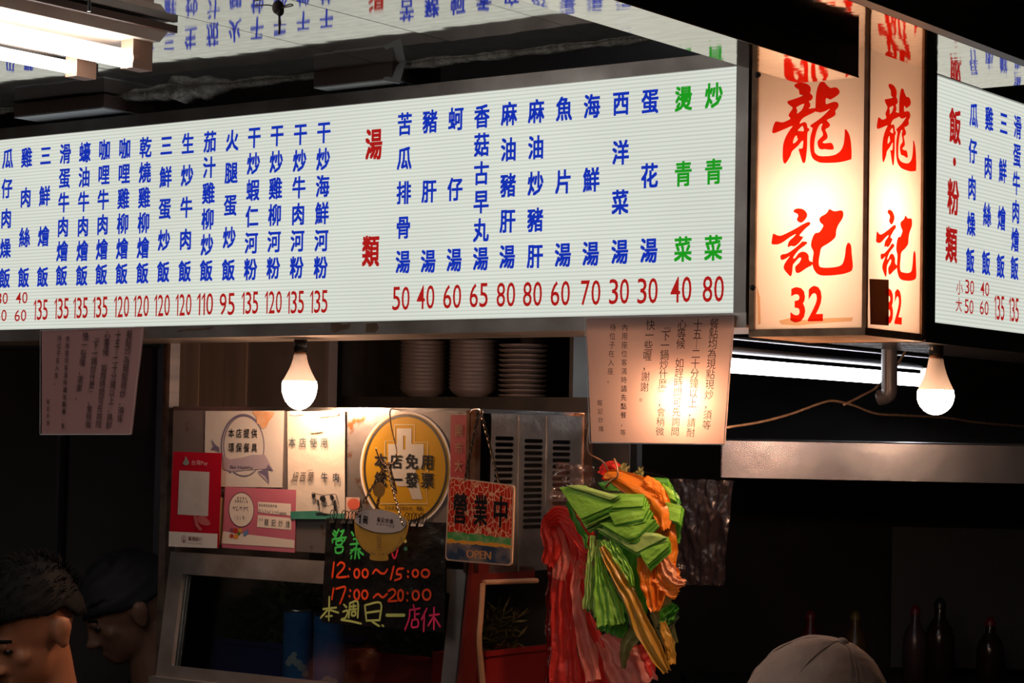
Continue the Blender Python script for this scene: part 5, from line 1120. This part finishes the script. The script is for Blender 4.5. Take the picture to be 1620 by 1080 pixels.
# ================================================================== ABOVE THE MENU: boxes, loose ties
def gapbox(label, pts, z, h, m):
    q = [cf.loc(hitz(*p, z)) for p in pts]; f = Frame(cf.W(q[0][0], q[0][1], z - Z_CEIL), -LW, RW); r = thing('ballast_box', label, 'box', f)
    q = [(p[0] - q[0][0], p[1] - q[0][1]) for p in q]
    w = q[-1][0]; dd = .14
    MB().box(0, w, 0, dd, .002, h).build('box_body', m, r); MB().box(.002, w - .002, -.001, dd, -.001, .002).build('bottom_sheet', mat('pale foil', (.55, .58, .60), .4, .3), r)
    return f, w
f, w = gapbox('brown ballast box above the left end of the menu board', [(22, 186), (205, 178)], .645, .028, mat('brown painted box', (.10, .06, .05), .5))
f, w = gapbox('brown ballast box with a loose foil flap above the heading characters', [(496, 139), (640, 130)], .645, .05, mat('brown painted box', (.10, .06, .05), .5))
o = MB().add([(w - .022, -.003, .0), (w + .018, .02, .044), (w + .020, -.004, -.010)], [(0, 1, 2)]).build('foil_flap', mat('pale foil', (.5, .5, .5), .3), bpy.data.objects['ballast_box.001'], solid=.001)
# cable tie knot under the ceiling
p = hitz(440, 12, .664); f = Frame(p, -LW, RW); r = thing('cable_knot', 'small dark knot of old cable ties hanging under the mirror ceiling', 'cable', f)
DUST = mat('dusty dark cable', (.05, .035, .03), .8)
m = MB(); m.ball((0, 0, 0), (.010, .009, .011)); m.ball((.004, 0, -.006), (.007, .006, .008)); m.build('knot', DUST, r, True)
m = MB(); m.tube(smooth_line([(0, 0, .012), (0, 0, 0), (.003, 0, -.015), (.001, .002, -.022), (.004, 0, -.034), (.003, 0, -.042)]), .0016, 6); m.tube(smooth_line([(-.05, .0, .008), (-.02, .0, .006), (0, 0, .0), (.02, .005, .004), (.03, 0, .0), (.02, -.004, -.002), (0, 0, -.001)]), .0010, 6); m.tube(smooth_line([(.002, 0, -.01), (.006, 0, -.024), (.004, 0, -.030)]), .001, 5); m.build('loose_tie', DUST, r, True)
p = hitz(141, 10, .655); f = Frame(p, -LW, RW); o = MB().tube([(0, 0, -.008), (0, 0, .021)], .0028, 8).build('hanger_rod', BLACK_PL); o.matrix_world = f.m; tag(o, 'short black rod under the ceiling beside the fluorescent fixture', 'rod')

# ================================================================== PEOPLE
def person(label, head_px, d, yaw, pitch, stature_z, skin, shirt, hair_kind, roll=0, lean=0, group=None, girth=1.0):
    """standing figure: head centre at head_px; one continuous body surface (remeshed), clothes and hair as children"""
    hc = P(*head_px, d); face = Vector((math.sin(yaw), -math.cos(yaw), 0))       # yaw 0 looks at the viewer, negative looks left
    f = Frame((hc.x - face.x * .06, hc.y - face.y * .06, 0), Vector((-face.y, face.x, 0)) * -1, face)
    H = hc.z; root = thing('person', label, 'person', f)
    # local axes: x sideways, y = facing direction, z up
    if f.n.z < 0: raise RuntimeError
    def limb(mb, pts, rads, n=14): mb.tube(smooth_line([tuple(p) for p in pts], 4), list(np.interp(np.linspace(0, 1, (len(pts) - 1) * 4 + 1), np.linspace(0, 1, len(pts)), rads)), n)
    hp = Vector((0, .06, H)); sc_ = 1.0
    Rm = Matrix.Rotation(-pitch, 3, 'X') @ Matrix.Rotation(roll, 3, 'Y')
    hd = lambda x, y, z: tuple(hp + Rm @ Vector((x, y, z)))
    def hball(mb, c, r, nu=16, nv=11):
        k = MB(); k.ball((0, 0, 0), r, nu, nv); mb.add([hd(v[0] + c[0], v[1] + c[1], v[2] + c[2]) for v in k.v], k.f)
    body = MB()
    hball(body, (0, -.012, .018), (.074, .094, .090), 24, 16); hball(body, (0, .020, -.040), (.058, .066, .075), 20, 14); hball(body, (0, .045, -.085), (.032, .035, .028))
    hball(body, (0, .080, .004), (.040, .012, .012)); hball(body, (0, .088, -.028), (.010, .014, .026)); hball(body, (0, .100, -.042), (.014, .013, .011)); hball(body, (-.012, .092, -.045), (.009, .009, .008)); hball(body, (.012, .092, -.045), (.009, .009, .008))
    hball(body, (0, .078, -.071), (.022, .010, .006)); hball(body, (0, .076, -.080), (.019, .010, .006)); hball(body, (-.036, .056, -.030), (.020, .018, .018)); hball(body, (.036, .056, -.030), (.020, .018, .018))
    for s in (-1, 1): hball(body, (s * .026, .072, -.006), (.013, .010, .009)); hball(body, (s * .080, -.010, -.012), (.010, .019, .033)); hball(body, (s * .088, -.017, -.002), (.008, .016, .021))
    neckb = Vector((0, -.02, H - .20))
    limb(body, [hd(0, -.02, -.05), hd(0, -.015, -.11), neckb, neckb + Vector((0, 0, -.05))], [.052, .050, .056, .075])
    sh = H - .255; hipz = H * .50
    limb(body, [(0, -.02, sh + .02), (0, -.01, sh - .12), (0, 0, sh - .30), (0, 0, hipz)], [.10 * girth, .135 * girth, .12 * girth, .13 * girth], 20)
    for s in (-1, 1):
        limb(body, [(0, -.02, sh + .03), (s * .10, -.02, sh + .01), (s * .175, -.02, sh - .03)], [.06, .06, .055])
        limb(body, [(s * .175, -.02, sh - .03), (s * .20, .0, sh - .16), (s * .205, .02, sh - .30), (s * .17, .13, sh - .42), (s * .14, .22, sh - .50)], [.055, .048, .040, .034, .026])
        pal = Vector((s * .14, .22, sh - .50)); body.ball(tuple(pal + Vector((0, .035, -.02))), (.036, .045, .018))
        for k, L_ in enumerate((.062, .070, .066, .052)):
            a = Vector((s * (.14) + (k - 1.5) * .018, .285, sh - .525)); limb(body, [a, a + Vector((0, L_ * .5, -.008)), a + Vector((0, L_ * .8, -.035))], [.0085, .008, .007], 8)
        a = pal + Vector((-s * .034, .02, -.02)); limb(body, [a, a + Vector((-s * .02, .025, -.01)), a + Vector((-s * .018, .05, -.02))], [.011, .010, .008], 8)
        limb(body, [(s * .09, 0, hipz), (s * .10, .01, hipz * .72), (s * .10, .0, hipz * .5), (s * .10, -.02, hipz * .25), (s * .10, -.02, .06)], [.095, .080, .058, .050, .038])
        body.ball((s * .10, .05, .035), (.045, .12, .034))
    o = body.build('body', skin, root, True); rm = o.modifiers.new('r', 'REMESH'); rm.mode = 'VOXEL'; rm.voxel_size = .006; rm.use_smooth_shade = True
    sm = o.modifiers.new('s', 'SMOOTH'); sm.iterations = 4; sm.factor = .5
    cl = MB()
    limb(cl, [(0, -.02, sh + .045), (0, -.015, sh + .01), (0, -.01, sh - .12), (0, 0, sh - .30), (0, 0, hipz - .03)], [.075, .115 * girth, .155 * girth, .14 * girth, .15 * girth], 24)
    for s in (-1, 1): limb(cl, [(s * .05, -.02, sh + .025), (s * .12, -.02, sh + .015), (s * .18, -.02, sh - .03), (s * .205, .0, sh - .17)], [.072, .072, .068, .062])
    o = cl.build('shirt', shirt, root, True); rm = o.modifiers.new('r', 'REMESH'); rm.mode = 'VOXEL'; rm.voxel_size = .009; rm.use_smooth_shade = True
    pt = MB(); limb(pt, [(0, 0, hipz + .06), (0, 0, hipz - .05)], [.155 * girth, .15 * girth], 20)
    for s in (-1, 1): limb(pt, [(s * .09, 0, hipz), (s * .10, .01, hipz * .72), (s * .10, 0, hipz * .5), (s * .10, -.02, .08)], [.108, .095, .075, .062])
    o = pt.build('trousers', mat('dark trousers', (.02, .02, .025), .8), root, True); rm = o.modifiers.new('r', 'REMESH'); rm.mode = 'VOXEL'; rm.voxel_size = .012; rm.use_smooth_shade = True
    for s in (-1, 1):
        k = MB(); k.ball((0, 0, 0), (.011, .011, .0075), 10, 7); e = MB(); e.add([hd(v[0] + s * .027, v[1] + .0735, v[2] - .010) for v in k.v], k.f); e.build('eye', mat('dark eye', (.02, .015, .012), .2), root, True)
        e = MB(); e.tube([hd(s * .012, .086, .010), hd(s * .028, .086, .015), hd(s * .045, .074, .010)], .0032, 6); e.build('eyebrow', mat('black hair', (.004, .0035, .004), .7, spec=.15), root, True)
    if hair_kind == 'hair':
        rnd = random.Random(8); h = MB()
        def hf(a, b):
            t = a * 2 * math.pi; p_ = b * math.pi * .5; x = math.sin(t) * math.sin(p_); y = math.cos(t) * math.sin(p_); z = math.cos(p_)
            rr_ = 1 + .05 * noise.noise((x * 9, y * 9, z * 9)) + .03 * noise.noise((x * 30, y * 30, z * 12))
            low = float(np.interp(y, [-.75, -.35, -.1, .25, .6], [-.038, -.022, .014, .012, .030]))
            return hd(x * .087 * rr_, -.016 + y * .107 * rr_, .020 + z * .100 * rr_ + b ** 3 * low)
        h.grid(hf, 48, 20); h.build('hair', mat('black hair', (.012, .011, .012), .6, spec=.2), root, True, solid=.006)
        h = MB()
        for i in range(420):
            t = rnd.uniform(0, 6.283); p_ = math.acos(rnd.uniform(.15, 1)); x, y, z = math.sin(t) * math.sin(p_), math.cos(t) * math.sin(p_), math.cos(p_)
            a = Vector((x * .086, -.016 + y * .107, .020 + z * .104)); dr = (Vector((x, y, z * .4)) + Vector((rnd.uniform(-.4, .4), .7, .15))).normalized()
            h.tube([hd(*(a)), hd(*(a + dr * .012 + Vector((0, 0, .002)))), hd(*(a + dr * .024))], [.0012, .0009, .0003], 4)
        h.build('hair_strands', mat('black hair', (.004, .0035, .004), .7, spec=.15), root, True, kind='stuff')
    elif hair_kind == 'bandana':
        h = MB()
        def hf(a, b):
            t = a * 2 * math.pi; p_ = b * math.pi * .56; x = math.sin(t) * math.sin(p_); y = math.cos(t) * math.sin(p_); z = math.cos(p_)
            w_ = .003 * math.sin(t * 5 + z * 20) + .004 * noise.noise((x * 5, y * 5, z * 9))
            return hd(x * (.086 + w_), -.018 + y * (.108 + w_), .024 + z * (.100 + w_) + (.018 * (y > 0) * y if b > .8 else 0))
        h.grid(hf, 44, 18); h.build('head_scarf', mat('black head scarf', (.014, .014, .020), .75), root, True, solid=.004)
        h = MB(); h.tube(smooth_line([hd(0, -.125, -.01), hd(.012, -.14, -.05), hd(.018, -.135, -.11)]), [.012] + [.010] * 9 + [.003], 8); h.build('scarf_tail', mat('black head scarf', (.014, .014, .020), .75), root, True)
    elif hair_kind == 'cap':
        CAPM = mat('beige cotton cap', (.40, .29, .24), .8, var=(.34, .24, .20), vscale=16, bump=.3, bscale=60); h = MB()
        def hf(a, b):
            t = a * 2 * math.pi; p_ = b * math.pi * .5; x = math.sin(t) * math.sin(p_); y = math.cos(t) * math.sin(p_); z = math.cos(p_)
            cr_ = .0016 * (abs(math.sin(t * 3)) ** .2); w_ = cr_ + .003 * noise.noise((x * 3, y * 3, z * 5))
            return hd(x * (.100 + w_), -.010 + y * (.118 + w_), .012 + z * (.118 + w_))
        h.grid(hf, 60, 20); cp = h.build('cap', CAPM, root, True, solid=.003)
        k = MB(); k.ball((0, 0, 0), (.008, .008, .005)); e = MB(); e.add([hd(v[0], v[1] - .010, v[2] + .1325) for v in k.v], k.f); e.build('cap_button', CAPM, cp, True)
        e = MB(); e.grid(lambda a, b: hd((a - .5) * .15 * (1 - .25 * b * b), .095 + b * .075 - .06 * (a - .5) ** 2 * 4 * (b + .4), .018 - .012 * b - .03 * (a - .5) ** 2), 14, 6); e.build('visor', CAPM, cp, True, solid=.003)
        for j in range(6):
            t = j * math.pi / 3; e = MB(); e.tube([hd(math.sin(t) * math.sin(p_) * .1015, -.010 + math.cos(t) * math.sin(p_) * .1195, .012 + math.cos(p_) * .1195) for p_ in np.linspace(.05, 1.57, 12)], .0009, 5); e.build('seam', mat('darker stitching', (.22, .14, .11), .8), cp, True)
    return root
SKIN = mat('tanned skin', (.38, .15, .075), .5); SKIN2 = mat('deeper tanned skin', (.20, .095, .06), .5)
SHIRTB = mat('black cotton shirt', (.012, .012, .013), .85, bump=.4, bscale=30)
person('dark haired person in a black shirt looking down, at the left edge', (40, 990), 4.0, -.62, .42, 0, SKIN, SHIRTB, 'hair')
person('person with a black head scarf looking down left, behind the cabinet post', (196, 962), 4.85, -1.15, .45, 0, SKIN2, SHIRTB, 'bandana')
person('person in a beige cap and dark top seen from behind, bottom right', (1280, 1152), 3.0, math.pi + .25, -.22, 0, SKIN, SHIRTB, 'cap', roll=.25)
